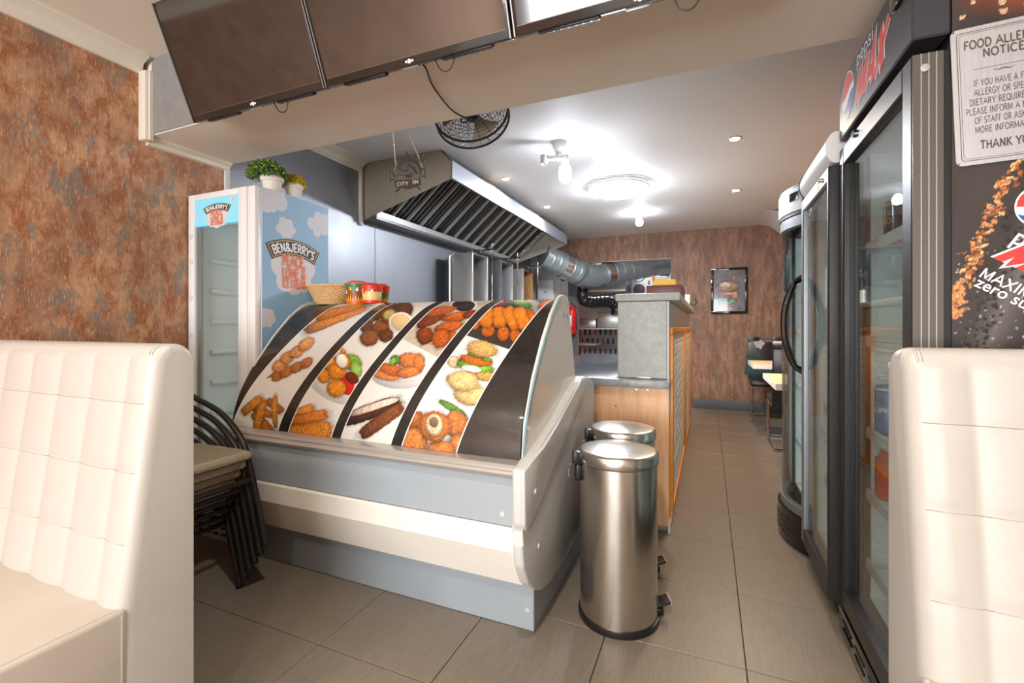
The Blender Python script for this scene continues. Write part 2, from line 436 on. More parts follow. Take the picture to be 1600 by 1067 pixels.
P('white_print', (238, 238, 240), 0.5)
P('cloud_print', (214, 216, 222), 0.5)
P('black_print', (40, 40, 44), 0.5)
P('gold_print', (222, 176, 84), 0.5)
P('notice_print', (86, 72, 64), 0.5)
P('pepsi_red', (226, 66, 66), 0.35)
P('pepsi_blue', (46, 92, 176), 0.35)
P('fridge_black', (38, 36, 35), 0.4, 0.1)
P('fridge_silver', (140, 141, 144), 0.38, 0.6)
P('header_dark', (54, 54, 62), 0.4)
P('lamp_glow', (255, 255, 255), 0.5, emit=(238, 245, 255), estr=34)
P('dome_glow', (255, 255, 255), 0.4, emit=(238, 245, 255), estr=78)
P('spot_glow', (255, 255, 255), 0.5, emit=(255, 222, 172), estr=200)
P('inner_light', (240, 246, 246), .5, emit=(242, 244, 240), estr=4.5)
P('purple_print', (74, 40, 66), 0.5)
P('rusty', (190, 140, 86), 0.5, 0.6, var=0.35, vscale=40)
P('burner', (96, 90, 88), 0.8, var=0.3, vscale=60)
P('grey_tile', (168, 172, 176), 0.25, var=0.05)
P('brushed_plate', (206, 208, 212), 0.35, 0.55, var=0.1, vscale=26, stretch=(20, 20, 0.6))
glass('door_glass', (232, 240, 240), base=0.03)
glass('clear_glass', (238, 242, 242), base=0.02)
glass('window_glass', (245, 248, 250), base=0.0)

def tile_mat():
    m, nt, b = newmat('floor_tile')
    inf = nt.nodes.new('ShaderNodeObjectInfo'); t = nt.nodes.new('ShaderNodeTexCoord')
    k = nt.nodes.new('ShaderNodeVectorMath'); k.operation = 'MULTIPLY_ADD'
    nt.links.new(inf.outputs['Random'], k.inputs[0]); k.inputs[1].default_value = (37, 53, 11); nt.links.new(t.outputs['Object'], k.inputs[2])
    mp = nt.nodes.new('ShaderNodeMapping'); mp.inputs['Scale'].default_value = (14, 1.6, 1); nt.links.new(k.outputs[0], mp.inputs[0])
    f, n = noise_col(nt, 9, 6, 0.65, 0.3, 0.7, mp.outputs[0])
    g, _ = noise_col(nt, 2.4, 4, 0.6, 0.3, 0.7, k.outputs[0])
    c = mixc(nt, f, lin((118, 108, 97)), lin((136, 125, 112)))
    mg = nt.nodes.new('ShaderNodeMath'); mg.operation = 'MULTIPLY'; nt.links.new(g, mg.inputs[0]); mg.inputs[1].default_value = 0.35
    c = mixc(nt, mg.outputs[0], c, lin((134, 122, 108)))
    nt.links.new(c, b.inputs['Base Color'])
    b.inputs['Roughness'].default_value = 0.36
    bp = nt.nodes.new('ShaderNodeBump'); bp.inputs['Strength'].default_value = 0.05; bp.inputs['Distance'].default_value = 0.002
    nt.links.new(n.outputs['Fac'], bp.inputs['Height']); nt.links.new(bp.outputs[0], b.inputs['Normal'])
    return m
tile_mat()

# ------------------------------------------------------------------ the room
XL, XR, YF, YB, ZC = -2.54, 1.16, -4.5, 6.66, 2.40      # left / right walls, shop front, far wall, ceiling
YR = 8.2                                                # rear wall of the back kitchen
floor = struct(B(XL - .1, XR + .1, YF - .1, YR + .1, -0.1, -0.006).build('floor', MATS['grout']))
T0X, T0Y, TS, J = 0.113, 2.10, 0.45, 0.0035
tile_cache = {}
ix0 = math.floor((XL - T0X) / TS); ix1 = math.ceil((XR - T0X) / TS)
iy0 = math.floor((-0.6 - T0Y) / TS); iy1 = math.ceil((YR - T0Y) / TS)
for iy in range(iy0, iy1):
    for ix in range(ix0, ix1):
        x0 = max(T0X + ix * TS + J / 2, XL); x1 = min(T0X + (ix + 1) * TS - J / 2, XR)
        y0 = T0Y + iy * TS + J / 2; y1 = min(T0Y + (iy + 1) * TS - J / 2, YR)
        if x1 - x0 < .02 or y1 - y0 < .02: continue
        key = (round(x1 - x0, 3), round(y1 - y0, 3))
        if key not in tile_cache:
            o = B(-key[0] / 2, key[0] / 2, -key[1] / 2, key[1] / 2, -0.006, 0.0, bev=0.0012, seg=1).build('floor_tile', MATS['floor_tile'], smooth=0)
            tile_cache[key] = o.data
        else:
            o = bpy.data.objects.new('floor_tile', tile_cache[key]); COL.objects.link(o)
        o.parent = floor; o.location = ((x0 + x1) / 2, (y0 + y1) / 2, 0)
# plain floor in the part of the shop behind the camera
B(XL, XR, YF, T0Y + iy0 * TS, -0.006, 0.0).build('floor_screed', MATS['floor_tile'], floor)

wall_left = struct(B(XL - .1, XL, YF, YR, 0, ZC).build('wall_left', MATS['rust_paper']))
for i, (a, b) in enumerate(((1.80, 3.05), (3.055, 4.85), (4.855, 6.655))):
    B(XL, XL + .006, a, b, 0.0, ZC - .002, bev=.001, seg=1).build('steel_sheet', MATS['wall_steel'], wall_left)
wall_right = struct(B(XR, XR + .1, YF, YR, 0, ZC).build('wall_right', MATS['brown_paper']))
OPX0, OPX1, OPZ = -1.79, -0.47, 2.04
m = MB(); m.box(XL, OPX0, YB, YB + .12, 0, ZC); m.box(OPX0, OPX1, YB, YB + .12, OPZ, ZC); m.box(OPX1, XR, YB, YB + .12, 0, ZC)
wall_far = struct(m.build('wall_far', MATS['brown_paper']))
B(XL + .01, -2.03, YB - .012, YB, 0, 2.2).build('cladding_panel', MATS['white_clad'], wall_far)
cp = B(-2.028, -1.925, YB - .012, YB, 0, 2.2).build('patterned_panel', MATS['white_clad'], wall_far)
MB().cyl((-2.0, YB - .012, 1.82), (-2.0, YB - .014, 1.82), .04, 18).build('disc', MATS['purple_print'], cp)
MB().tube([(-1.975 + .03 * math.cos(a), YB - .014, 1.55 + .05 * math.sin(a)) for a in [i * math.pi / 10 for i in range(20)]], .004, 5, closed=True).build('ring', MATS['purple_print'], cp)
B(-1.923, OPX0 - .001, YB - .012, YB, 0, 2.2).build('grey_panel', MATS['dark_grey'], wall_far)
B(OPX0, OPX1, YB, YB + .12, OPZ - .004, OPZ).build('soffit_lining', MATS['white_paint'], wall_far)
# shop front behind the camera
m = MB(); m.box(XL, XR, YF - .1, YF, 0, .32); m.box(XL, XR, YF - .1, YF, 2.34, ZC); m.box(XL, -2.3, YF - .1, YF, .32, 2.34); m.box(1.0, XR, YF - .1, YF, .32, 2.34)
struct(m.build('wall_front', MATS['brown_paper']))
w = struct(MB().box(-2.3, 1.0, YF - .06, YF - .052, .32, 2.34).build('window_1', MATS['window_glass']))
m = MB()
for x in (-2.3, -1.2, -.1, .96): m.box(x, x + .04, YF - .08, YF - .03, .32, 2.34)
m.box(-2.3, 1.0, YF - .08, YF - .03, .32, .37); m.box(-2.3, 1.0, YF - .08, YF - .03, 2.29, 2.34)
m.build('window_frame', MATS['dark_grey'], w)

ceiling_shop = struct(B(XL, XR, YF, 1.37, ZC, ZC + .1).build('ceiling', MATS['cream_paint']))
ceiling_kitchen = struct(B(XL, XR, 1.80, YR, ZC, ZC + .1).build('ceiling', MATS['ceiling_paint']))
beam = struct(B(XL, XR, 1.37, 1.80, 2.03, ZC + .1, bev=.004, seg=1).build('ceiling_beam', MATS['cream_paint']))
B(XL + .055, XR, 1.366, 1.37, 2.034, ZC).build('face_paper', MATS['grey_paper'], beam)
# bulkhead under the stairs, far right
sl = [(.58, 2.4), (.65, 2.395), (.71, 2.376), (.78, 2.325), (.88, 2.215), (1.0, 2.085), (1.16, 1.93), (1.16, 2.4)]
bk = struct(MB().prism(sl, 'y', 5.82, YB).build('ceiling_slope', MATS['ceiling_paint'], smooth=50))
MB().prism([(.60, 2.399), (.65, 2.394), (.71, 2.375), (.78, 2.324), (.88, 2.214), (1.0, 2.084), (1.159, 1.93), (1.159, 2.399)], 'y', 5.816, 5.82).build('face_paper', MATS['dark_grey'], bk)
# cornices and strips
def cornice(name, y0, y1, mat='cornice_paint', s=.07):
    p = [(XL, ZC), (XL + s, ZC), (XL + s, ZC - .012), (XL + s * .72, ZC - .02), (XL + s * .40, ZC - s * .45), (XL + s * .30, ZC - s * .78), (XL + .016, ZC - s * .86), (XL + .014, ZC - s), (XL, ZC - s)]
    return struct(MB().prism(p, 'y', y0, y1).build(name, MATS[mat], smooth=30))
cornice('trim_1', YF, 1.345, s=.075)
m = MB(); m.box(XL, XL + .058, 1.335, 1.37, 2.0, 2.335, bev=.008, seg=2); m.box(XL + .058, XL + .066, 1.35, 1.37, 2.0, 2.335, bev=.003, seg=1)
struct(m.build('trim_2', MATS['cornice_paint']))
struct(MB().prism([(XL, 2.03), (XL + .045, 2.03), (XL + .045, 2.018), (XL + .028, 2.010), (XL + .022, 1.992), (XL, 1.988)], 'y', 1.37, 1.785).build('trim_3', MATS['cornice_paint'], smooth=30))
cornice('trim_4', 1.80, 2.885, s=.08)
struct(B(XL, XL + .012, 1.765, 1.80, 0, 2.0, bev=.003).build('trim_5', MATS['white_paint']))
struct(B(XL + .006, XL + .03, 2.855, 2.885, 1.9, 2.32, bev=.004).build('trim_6', MATS['cornice_paint']))
struct(B(-.18, XR, YB - .014, YB, 0, .13, bev=.002).build('baseboard_far', MATS['dark_grey']))

# back kitchen seen through the opening
rear = struct(B(XL, XR, YR, YR + .1, 0, ZC).build('wall_rear', MATS['white_clad']))
for x, y, r, solid in ((998.7, 453, 10, 1), (998.4, 430.5, 10, 0), (1037.8, 424, 10.5, 1), (1014, 440, 1.7, 1), (1014, 443.5, 1.7, 1), (1014, 447.5, 1.7, 1), (1021.5, 433, 1.7, 1), (1021.5, 436.5, 1.7, 1), (1021.5, 440.5, 1.7, 1)):
    c = at(x, y, Y=YR); rr = r * 7.4 / 718
    if solid: MB().cyl((c.x, YR, c.z), (c.x, YR - .003, c.z), rr, 24).build('disc', MATS['purple_print'], rear)
    else: MB().tube([(c.x + rr * math.cos(a), YR - .003, c.z + rr * math.sin(a)) for a in [i * math.pi / 14 for i in range(28)]], .007, 5, closed=True).build('ring', MATS['black_print'], rear)
c = at(1024.7, 430, Y=YR); B(c.x - .006, c.x + .006, YR - .003, YR, 1.2, ZC).build('joint_strip', MATS['black_print'], rear)
struct(B(OPX1 + .3, OPX1 + .36, YB + .12, YR, 0, ZC).build('wall_backroom', MATS['white_clad']))
# splash-back of pale tiles with coloured slips
sp = B(-2.0, -.62, YR - .03, YR, .3, 1.12).build('splashback', MATS['grey_tile'], rear)
k = 0
for x in range(906, 966, 8):
    for row, y in enumerate((519, 533, 549)):
        c = at(x + (row % 2) * 4, y, Y=YR - .03); k += 1
        B(c.x - .016, c.x + .016, YR - .033, YR - .03, c.z - .05, c.z + .05).build('tile_slip', MATS[('purple_print', 'black_print', 'red_paint', 'black_print')[k % 4]], sp)
# ------------------------------------------------------------------ heated display counter with printed curved front
CX0, CX1 = -2.012, -0.575
GP = [(1.436, .615), (1.446, .70), (1.480, .80), (1.545, .910), (1.640, 1.030), (1.730, 1.125), (1.800, 1.183), (1.87, 1.217)]
def cat2(Pn, n=12):
    Q = [Pn[0]] + Pn + [Pn[-1]]; o = []
    for i in range(1, len(Q) - 2):
        p0, p1, p2, p3 = [np.array(Q[j]) for j in (i - 1, i, i + 1, i + 2)]
        for k in range(n):
            t = k / n; o.append(.5 * ((2 * p1) + (-p0 + p2) * t + (2 * p0 - 5 * p1 + 4 * p2 - p3) * t * t + (-p0 + 3 * p1 - 3 * p2 + p3) * t ** 3))
    o.append(np.array(Pn[-1])); return np.array(o)
GC = cat2(GP); GLEN = np.r_[0, np.cumsum(np.hypot(*np.diff(GC, axis=0).T))]
GT = np.gradient(GC, axis=0); GT /= np.linalg.norm(GT, axis=1)[:, None]; GN = np.c_[-GT[:, 1], GT[:, 0]]   # outward normal
if GN[10][0] > 0: GN = -GN
def gpt(t, off=0.0):
    y = np.interp(t, GLEN, GC[:, 0]); z = np.interp(t, GLEN, GC[:, 1]); ny = np.interp(t, GLEN, GN[:, 0]); nz = np.interp(t, GLEN, GN[:, 1])
    return y + ny * off, z + nz * off
ch = thing('display_counter', 'grey glazed food display counter with printed curved front showing fried snacks', 'display counter', (-1.3, 1.9, 0))
B(CX0, CX1 - .002, 1.552, 2.38, 0, .215, bev=.003, seg=1).build('plinth', MATS['chiller_blue'], ch)
# body filling behind the fronts
inner = [tuple(gpt(t, -.012)) for t in np.linspace(0, GLEN[-1], 24)]
B(CX0 + .01, CX1 - .02, 1.46, 2.36, .216, .60).build('tank', MATS['chiller_blue'], ch)
bp = [(1.60, .435), (1.392, .435), (1.386, .428), (1.384, .358), (1.388, .350), (1.448, .222), (1.60, .216)]
MB().prism(bp, 'x', CX0, CX1 - .004).build('bumper', MATS['chiller_white'], ch, smooth=20)
B(CX0, CX1 - .004, 1.396, 1.46, .437, .602, bev=.003, seg=1).build('front_panel', MATS['chiller_blue'], ch)
rl = [(1.46, .600), (1.388, .600), (1.378, .606), (1.374, .616), (1.380, .624), (1.386, .627), (1.386, .634), (1.394, .642), (1.415, .646), (1.46, .646)]
MB().prism(rl, 'x', CX0, CX1 - .003).build('front_rail', MATS['alu'], ch, smooth=25)
outer = [tuple(gpt(t, 0)) for t in np.linspace(0, GLEN[-1], 48)]
MB().prism(outer + [tuple(gpt(t, -.008)) for t in np.linspace(GLEN[-1], 0, 48)], 'x', CX0, CX1 - .012).build('curved_front', MATS['film_black'], ch, smooth=30)
MB().prism([(1.86, 1.212), (2.06, 1.216), (2.06, 1.19), (1.86, 1.19)], 'x', CX0, CX1 - .012).build('top_deck', MATS['steel'], ch)
MB().prism([(2.05, 1.19), (2.06, 1.19), (2.16, .84), (2.15, .84)], 'x', CX0 + .01, CX1 - .02).build('rear_panel', MATS['steel_dark'], ch)
B(CX0 + .01, CX1 - .02, 2.10, 2.36, .80, .84).build('rear_shelf', MATS['steel'], ch)
B(CX0 + .01, CX1 - .02, 1.47, 2.36, .602, .62).build('well_deck', MATS['steel_dark'], ch)
B(CX0 + .01, CX1 - .02, 2.33, 2.36, .62, .80).build('rear_board', MATS['chiller_blue'], ch)
side = [(1.446, .634), (1.468, .77), (1.548, .916), (1.650, 1.051), (1.744, 1.151), (1.83, 1.215), (1.88, 1.234), (1.93, 1.238), (1.965, 1.230), (1.985, 1.21), (2.001, 1.18), (2.054, 1.012), (2.109, .844), (2.02, .80), (1.82, .716), (1.587, .655)]
cap = [(1.343, .646), (1.346, .47), (1.36, .45), (1.348, .40), (1.36, .33), (1.40, .26), (1.46, .205), (1.54, .165), (1.63, .145), (1.84, .150), (2.06, .175), (2.30, .215), (2.345, .26), (2.35, .79), (2.33, .82), (2.20, .855), (2.06, .862), (2.02, .85), (1.96, .814), (1.71, .727), (1.524, .673), (1.42, .658)]
ridge = [(1.343, .646), (1.346, .47), (1.362, .448), (1.40, .442), (1.46, .468), (1.54, .53), (1.66, .588), (1.80, .640), (2.05, .735), (2.10, .80), (2.06, .862), (2.02, .85), (1.96, .814), (1.71, .727), (1.524, .673), (1.42, .658)]
for xa, sg in ((CX1, 1), (CX0, -1)):
    sp = MB().prism(side, 'x', xa - .010 * sg, xa + .002 * sg, bev=.002, seg=1).build('side_panel', MATS['smoke_panel'], ch)
    ec = MB().prism(cap, 'x', xa - (.0 if sg > 0 else -.006), xa + (.036 if sg > 0 else -.008), bev=.010 if sg > 0 else .003, seg=3).build('end_moulding', MATS['cap_grey'], ch, smooth=40)
    for y, z in ((1.90, 1.15), (1.955, 1.148)):
        if sg > 0: MB().lathe([(.010, 0), (.010, .004), (.006, .007), (0, .007)], (xa + .002, y, z), 14, Matrix.Rotation(R(90), 4, 'Y')).build('screw', MATS['chrome'], sp)
    if sg < 0: continue
    MB().prism(ridge, 'x', xa + .030, xa + .046, bev=.007, seg=3).build('raised_moulding', MATS['cap_grey'], ec, smooth=40)
    for y, z in ((1.44, .55), (1.50, .34)):
        MB().lathe([(.009, 0), (.009, .003), (0, .004)], (xa + (.046 if z > .45 else .036), y, z), 14, Matrix.Rotation(R(90), 4, 'Y')).build('screw_cap', MATS['white_plastic'], ec)
MB().tube([(CX1 + .004, *gpt(t, .002)) for t in np.linspace(.02, GLEN[-1] - .01, 30)], .004, 6).build('glass_edge', P('glass_edge', (120, 160, 168), .15), ch)
for x, y, z in ((-.63, 1.396, .475), (-.60, 1.552, .075)):
    MB().lathe([(.009, 0), (.009, .003), (0, .004)], (x, y, z), 14, Matrix.Rotation(R(90), 4, 'X')).build('screw_cap', MATS['cap_grey'], ch)

# printed food photographs on the curved front: flat print, drawn as colour on a fine grid
FOOD0 = [(-1.883,0.625,0.102,0.09,0.046,-0.034,4,'crumb'), (-1.934,0.69,0.094,0.06,0.049,-0.039,4,'crumb2'), (-1.947,0.279,0.012,0.021,0.005,-0.003,4,'stick'), (-1.933,0.277,0.016,0.014,0.005,-0.003,4,'stick'), (-1.901,0.275,0.013,0.017,0.032,-0.017,2,'grilld'), (-1.869,0.299,0.013,0.019,0.033,-0.019,2,'grilld'), (-1.829,0.323,0.012,0.016,0.031,-0.019,2,'grilld'), (-1.795,0.348,0.01,0.017,0.031,-0.019,2,'grilld'), (-1.941,0.327,0.013,0.021,0.041,-0.021,2,'grill'), (-1.938,0.373,0.011,0.02,0.041,-0.021,2,'grill'), (-1.912,0.407,0.01,0.021,0.041,-0.021,2,'grill'), (-1.898,0.453,0.011,0.023,0.045,-0.026,2,'grill'), (-1.863,0.107,0.063,-0.013,0.001,-0.016,4,'fryd'), (-1.834,0.056,0.071,-0.036,-0.015,-0.016,4,'fryd'), (-1.948,0.128,0.03,0.036,0.025,-0.013,4,'fry'), (-1.806,0.135,0.055,-0.021,-0.007,-0.014,4,'fryd'), (-1.869,0.084,0.011,-0.063,-0.025,0.003,4,'fry'), (-1.79,0.112,0.039,-0.061,-0.015,-0.001,4,'fry')]
FOOD1 = [(-1.668,0.723,0.018,0.043,0.129,-0.109,2,'falafd'), (-1.547,0.702,0.021,0.03,0.09,-0.077,2,'falafd'), (-1.688,0.678,0.027,0.027,0.08,-0.066,2,'falafd'), (-1.693,0.618,0.031,0.021,0.065,-0.053,2,'falaf'), (-1.63,0.56,0.024,0.016,0.046,-0.037,2,'falafd'), (-1.545,0.555,0.032,0.02,0.058,-0.049,2,'falaf'), (-1.482,0.512,0.027,0.016,0.042,-0.036,2,'falafd'), (-1.56,0.497,0.034,0.02,0.055,-0.044,2,'falaf'), (-1.58,0.645,0.029,0.023,0.064,-0.056,2,'falaf'), (-1.581,0.648,0.021,0.016,0.045,-0.039,2,'green_in'), (-1.472,0.597,0.066,0.0,0.058,-0.069,2,'white'), (-1.472,0.597,0.054,0.0,0.047,-0.056,2,'sauce'), (-1.552,0.263,0.201,-0.053,0.022,-0.08,2,'plate'), (-1.556,0.263,0.166,-0.043,0.017,-0.063,2,'paper'), (-1.538,0.361,0.063,-0.016,0.018,-0.039,2,'lettuce'), (-1.488,0.327,0.018,0.01,0.044,-0.036,2,'lettuce2'), (-1.706,0.413,0.024,0.0,0.024,-0.026,2,'lettuce'), (-1.478,0.252,0.02,-0.041,-0.045,0.006,6,'red'), (-1.478,0.286,0.045,-0.017,0.001,-0.021,2,'sauced'), (-1.692,0.327,0.027,0.001,0.024,-0.027,2,'ball'), (-1.671,0.356,0.042,0.001,0.033,-0.037,2,'ball'), (-1.632,0.286,0.038,0.001,0.029,-0.033,2,'ball'), (-1.582,0.311,0.05,0.001,0.034,-0.041,2,'ball'), (-1.52,0.234,0.051,0.003,0.032,-0.04,2,'ball'), (-1.654,0.404,0.027,0.014,0.041,-0.031,2,'ball'), (-1.667,0.405,0.028,0.001,0.022,-0.024,2,'pink'), (-1.592,0.365,0.029,0.011,0.049,-0.041,2,'ball'), (-1.602,0.367,0.022,0.009,0.041,-0.034,2,'white'), (-1.635,0.122,0.055,0.024,0.02,-0.017,4,'crumb'), (-1.593,0.094,0.104,0.029,0.021,-0.023,4,'crumb2'), (-1.569,0.038,0.138,0.026,0.02,-0.037,4,'crumb')]
FOOD2 = [('bg',-1.4,0.502,-1.157,0.41,'parch'), (-1.241,0.723,0.072,-0.003,0.06,-0.074,2,'white'), (-1.241,0.723,0.061,-0.003,0.047,-0.059,2,'sauceb'), (-1.277,0.514,0.044,0.001,0.04,-0.051,2,'wingd'), (-1.145,0.503,0.052,-0.017,0.017,-0.04,2,'wing'), (-1.322,0.612,0.042,0.044,0.037,-0.033,2,'wingd'), (-1.324,0.669,0.07,0.027,0.032,-0.033,2,'wing'), (-1.208,0.627,0.062,0.013,0.027,-0.031,2,'wing'), (-1.197,0.565,0.056,0.019,0.028,-0.031,2,'wing'), (-1.187,0.499,0.051,-0.021,0.01,-0.047,2,'wing'), (-1.151,0.646,0.021,0.016,0.023,-0.024,2,'wingd'), (-1.259,0.322,0.148,0.007,0.054,-0.073,2,'plate'), (-1.262,0.333,0.128,0.006,0.042,-0.059,2,'paper'), (-1.248,0.379,0.062,0.001,0.031,-0.041,2,'strip'), (-1.197,0.368,0.027,0.0,0.033,-0.046,2,'strip'), (-1.315,0.306,0.074,-0.007,0.013,-0.023,2,'strip'), (-1.307,0.333,0.074,-0.013,0.013,-0.027,2,'stripd'), (-1.216,0.324,0.048,0.01,0.02,-0.024,2,'strip'), (-1.326,0.381,0.012,0.013,0.03,-0.021,2,'herb'), (-1.331,0.372,0.016,-0.006,0.003,-0.02,2,'lettuce'), (-1.286,0.15,0.111,0.051,0.028,-0.027,4,'saus'), (-1.28,0.169,0.094,0.039,0.014,-0.013,3,'topping'), (-1.214,0.115,0.071,0.066,0.027,-0.019,4,'sausb')]
FOOD3 = [('bg',-1.081,0.517,-0.827,0.443,'darkplate'), (-0.854,0.655,0.012,0.039,0.108,-0.106,2,'greyrim'), (-0.821,0.704,0.028,0.034,0.043,-0.057,2,'carrot'), (-0.96,0.727,0.067,-0.033,0.022,-0.04,2,'herb'), (-1.069,0.736,0.008,0.016,0.02,-0.023,2,'red'), (-1.081,0.58,-0.002,0.024,0.031,-0.019,4,'nugd'), (-0.995,0.544,0.031,0.0,0.023,-0.037,2,'nugd'), (-0.917,0.528,0.027,0.001,0.026,-0.043,2,'nugd'), (-0.861,0.519,0.023,0.0,0.023,-0.039,2,'nugd'), (-0.854,0.623,0.036,-0.041,-0.015,-0.01,4,'nugd'), (-1.051,0.626,-0.025,0.063,0.042,-0.017,4,'nug'), (-0.998,0.628,0.049,-0.07,-0.029,-0.003,4,'nug'), (-0.939,0.623,0.07,-0.07,-0.015,-0.02,4,'nug'), (-0.893,0.62,0.065,-0.071,-0.018,-0.016,4,'nug'), (-1.039,0.38,0.039,-0.011,0.008,-0.026,2,'paperb'), (-0.889,0.33,0.07,-0.01,0.009,-0.026,2,'bunb'), (-0.939,0.364,0.088,-0.011,0.012,-0.026,2,'lettuce'), (-0.946,0.352,0.046,-0.006,0.006,-0.014,2,'white'), (-0.954,0.393,0.08,-0.013,0.01,-0.024,2,'patty'), (-0.969,0.417,0.042,-0.007,0.005,-0.013,2,'cuke'), (-0.96,0.432,0.065,-0.011,0.006,-0.014,2,'onion'), (-0.909,0.397,0.025,0.001,0.006,-0.01,2,'cuke'), (-0.96,0.448,0.072,-0.011,0.02,-0.041,2,'bun'), (-0.885,0.246,0.071,-0.004,0.018,-0.043,2,'hash'), (-0.95,0.298,0.071,-0.003,0.022,-0.043,2,'hash'), ('bgl',-1.084,0.24,-0.838,0.166,'board'), (-0.927,0.188,0.074,-0.026,-0.0,-0.013,2,'herb'), (-1.049,0.149,0.074,0.034,0.029,-0.029,2,'plate'), (-1.056,0.126,0.041,0.003,0.021,-0.04,2,'sesd'), (-0.837,0.135,0.019,0.003,0.011,-0.023,2,'sesd'), (-0.889,0.134,0.046,0.004,0.023,-0.047,2,'ses'), (-0.844,0.058,0.036,0.004,0.015,-0.039,2,'ses'), (-1.033,0.052,0.061,0.007,0.02,-0.05,2,'ses'), (-0.91,0.03,0.059,0.007,0.013,-0.039,2,'ses'), (-0.969,0.116,0.064,0.006,0.028,-0.057,2,'ses'), (-0.972,0.122,0.036,0.003,0.021,-0.041,2,'cream'), (-0.978,0.131,0.02,0.001,0.009,-0.019,2,'hole')]
PC = dict(crumb=(216, 132, 52), crumb2=(206, 118, 44), stick=(150, 104, 64), grill=(218, 146, 84), grilld=(180, 106, 54), fry=(198, 126, 50), fryd=(168, 100, 38),
  falaf=(134, 74, 32), falafd=(100, 54, 24), green_in=(190, 172, 92), white=(242, 238, 232), sauce=(228, 194, 146), plate=(214, 212, 212), paper=(226, 223, 218),
  lettuce=(126, 178, 60), lettuce2=(156, 200, 90), red=(208, 36, 32), sauced=(112, 36, 22), ball=(224, 136, 38), pink=(226, 200, 186), parch=(190, 176, 158), sauceb=(48, 28, 28),
  wing=(184, 88, 32), wingd=(124, 56, 24), strip=(218, 124, 64), stripd=(194, 100, 46), herb=(88, 134, 52), saus=(66, 38, 24), sausb=(112, 64, 36), topping=(230, 200, 184),
  darkplate=(56, 52, 50), greyrim=(150, 148, 148), carrot=(224, 94, 42), nug=(230, 126, 32), nugd=(186, 94, 26), paperb=(222, 194, 154), bunb=(208, 156, 88), patty=(208, 106, 42),
  cuke=(112, 144, 52), onion=(230, 218, 218), bun=(218, 168, 100), hash=(226, 188, 126), board=(206, 208, 210), ses=(196, 118, 62), sesd=(164, 94, 46), cream=(224, 204, 166), hole=(124, 100, 76))
FLATC = {'white', 'plate', 'paper', 'sauce', 'sauceb', 'red', 'greyrim', 'stick', 'hole'}
def blur(a, k):
    for ax in (0, 1):
        for _ in range(2): a = sum(np.roll(a, d, ax) for d in range(-k, k + 1)) / (2 * k + 1)
    a -= a.min(); return a / a.max()
def paint_print(shapes, S, T, seed):
    g = np.random.default_rng(seed); n0 = g.random(S.shape); n1 = blur(g.random(S.shape), 2); n2 = blur(g.random(S.shape), 5)
    col = np.ones(S.shape + (3,)) * np.array(PC['paper'])
    for sh in shapes:
        if sh[0] in ('bg', 'bgl'):
            _, a, b, c, d, cn = sh
            L = b + (S - a) * (d - b) / (c - a); mk = (T > L) if sh[0] == 'bg' else (T < L)
            col[mk] = np.array(PC[cn]) * (0.9 + 0.2 * n2[mk])[:, None]; continue
        cx, cy, ax, ay, bx, by, p, cn = sh
        if cn in ('grill', 'grilld'): ax, ay, bx, by = ax * 1.35, ay * 1.35, bx * 1.1, by * 1.1
        if cn in ('fry', 'fryd'): ax, ay, bx, by = ax * 1.15, ay * 1.15, bx * 1.05, by * 1.05
        det = ax * by - ay * bx
        if abs(det) < 1e-7: continue
        dx, dy = S - cx, T - cy
        u = (dx * by - dy * bx) / det; v = (ax * dy - ay * dx) / det
        flat = cn in FLATC
        q = (np.abs(u) ** p + np.abs(v) ** p) ** (1 / p)
        if not flat: q = q * (1 + .22 * (n1 - .5) + .12 * (n2 - .5))
        else: q = q * (1 + .02 * (n1 - .5))
        mk = np.clip((1 - q) / .07 + .5, 0, 1)
        soft = np.clip((1.28 - q) / .28, 0, 1) * (0 if flat else .2)
        col *= (1 - soft * (1 - mk))[..., None]
        h = (dx * 0.35 + dy) / max(abs(ay) + abs(by), .012)
        sh_ = (1.0 + .16 * np.clip(h, -1, 1) - (.10 if flat else .34) * np.clip(q, 0, 1) ** 4)
        if not flat: sh_ = sh_ * (1 + .42 * (n1 - .5) + .55 * (n0 - .5))
        c = np.array(PC[cn]) * sh_[..., None]
        if not flat: c = c + (np.clip(n0 - .86, 0, 1) * 160)[..., None] * np.array([1, .9, .6])
        col = col * (1 - mk[..., None]) + np.clip(c, 0, 255) * mk[..., None]
    return np.clip(col, 0, 255)
def print_mesh(name, V, col, nu, nv, mat, parent, mask=None):
    idx = np.arange(nu * nv).reshape(nu, nv)
    f = np.stack([idx[:-1, :-1], idx[1:, :-1], idx[1:, 1:], idx[:-1, 1:]], -1).reshape(-1, 4)
    me = bpy.data.meshes.new(name)
    me.vertices.add(nu * nv); me.vertices.foreach_set('co', (V.reshape(-1, 3) - np.array(OFF.get(parent.name, (0, 0, 0)))).astype(np.float32).ravel())
    me.loops.add(f.size); me.loops.foreach_set('vertex_index', f.ravel().astype(np.int32))
    me.polygons.add(len(f)); me.polygons.foreach_set('loop_start', np.arange(0, f.size, 4, dtype=np.int32)); me.polygons.foreach_set('use_smooth', np.ones(len(f), dtype=bool))
    me.update(calc_edges=True); me.validate()
    at_ = me.color_attributes.new('print', 'FLOAT_COLOR', 'POINT')
    c = col.reshape(-1, 3) / 255.0; c = np.where(c <= .04045, c / 12.92, ((c + .055) / 1.055) ** 2.4)
    at_.data.foreach_set('color', np.c_[c, np.ones(len(c))].astype(np.float32).ravel())
    me.materials.append(mat); o = bpy.data.objects.new(name, me); COL.objects.link(o); o.parent = parent; OFF[o.name] = OFF.get(parent.name, (0, 0, 0))
    return o
vcol_mat('food_print', .22, .06, 700)
SHR = .31
vinyl = P('white_vinyl', (240, 238, 234), .3)
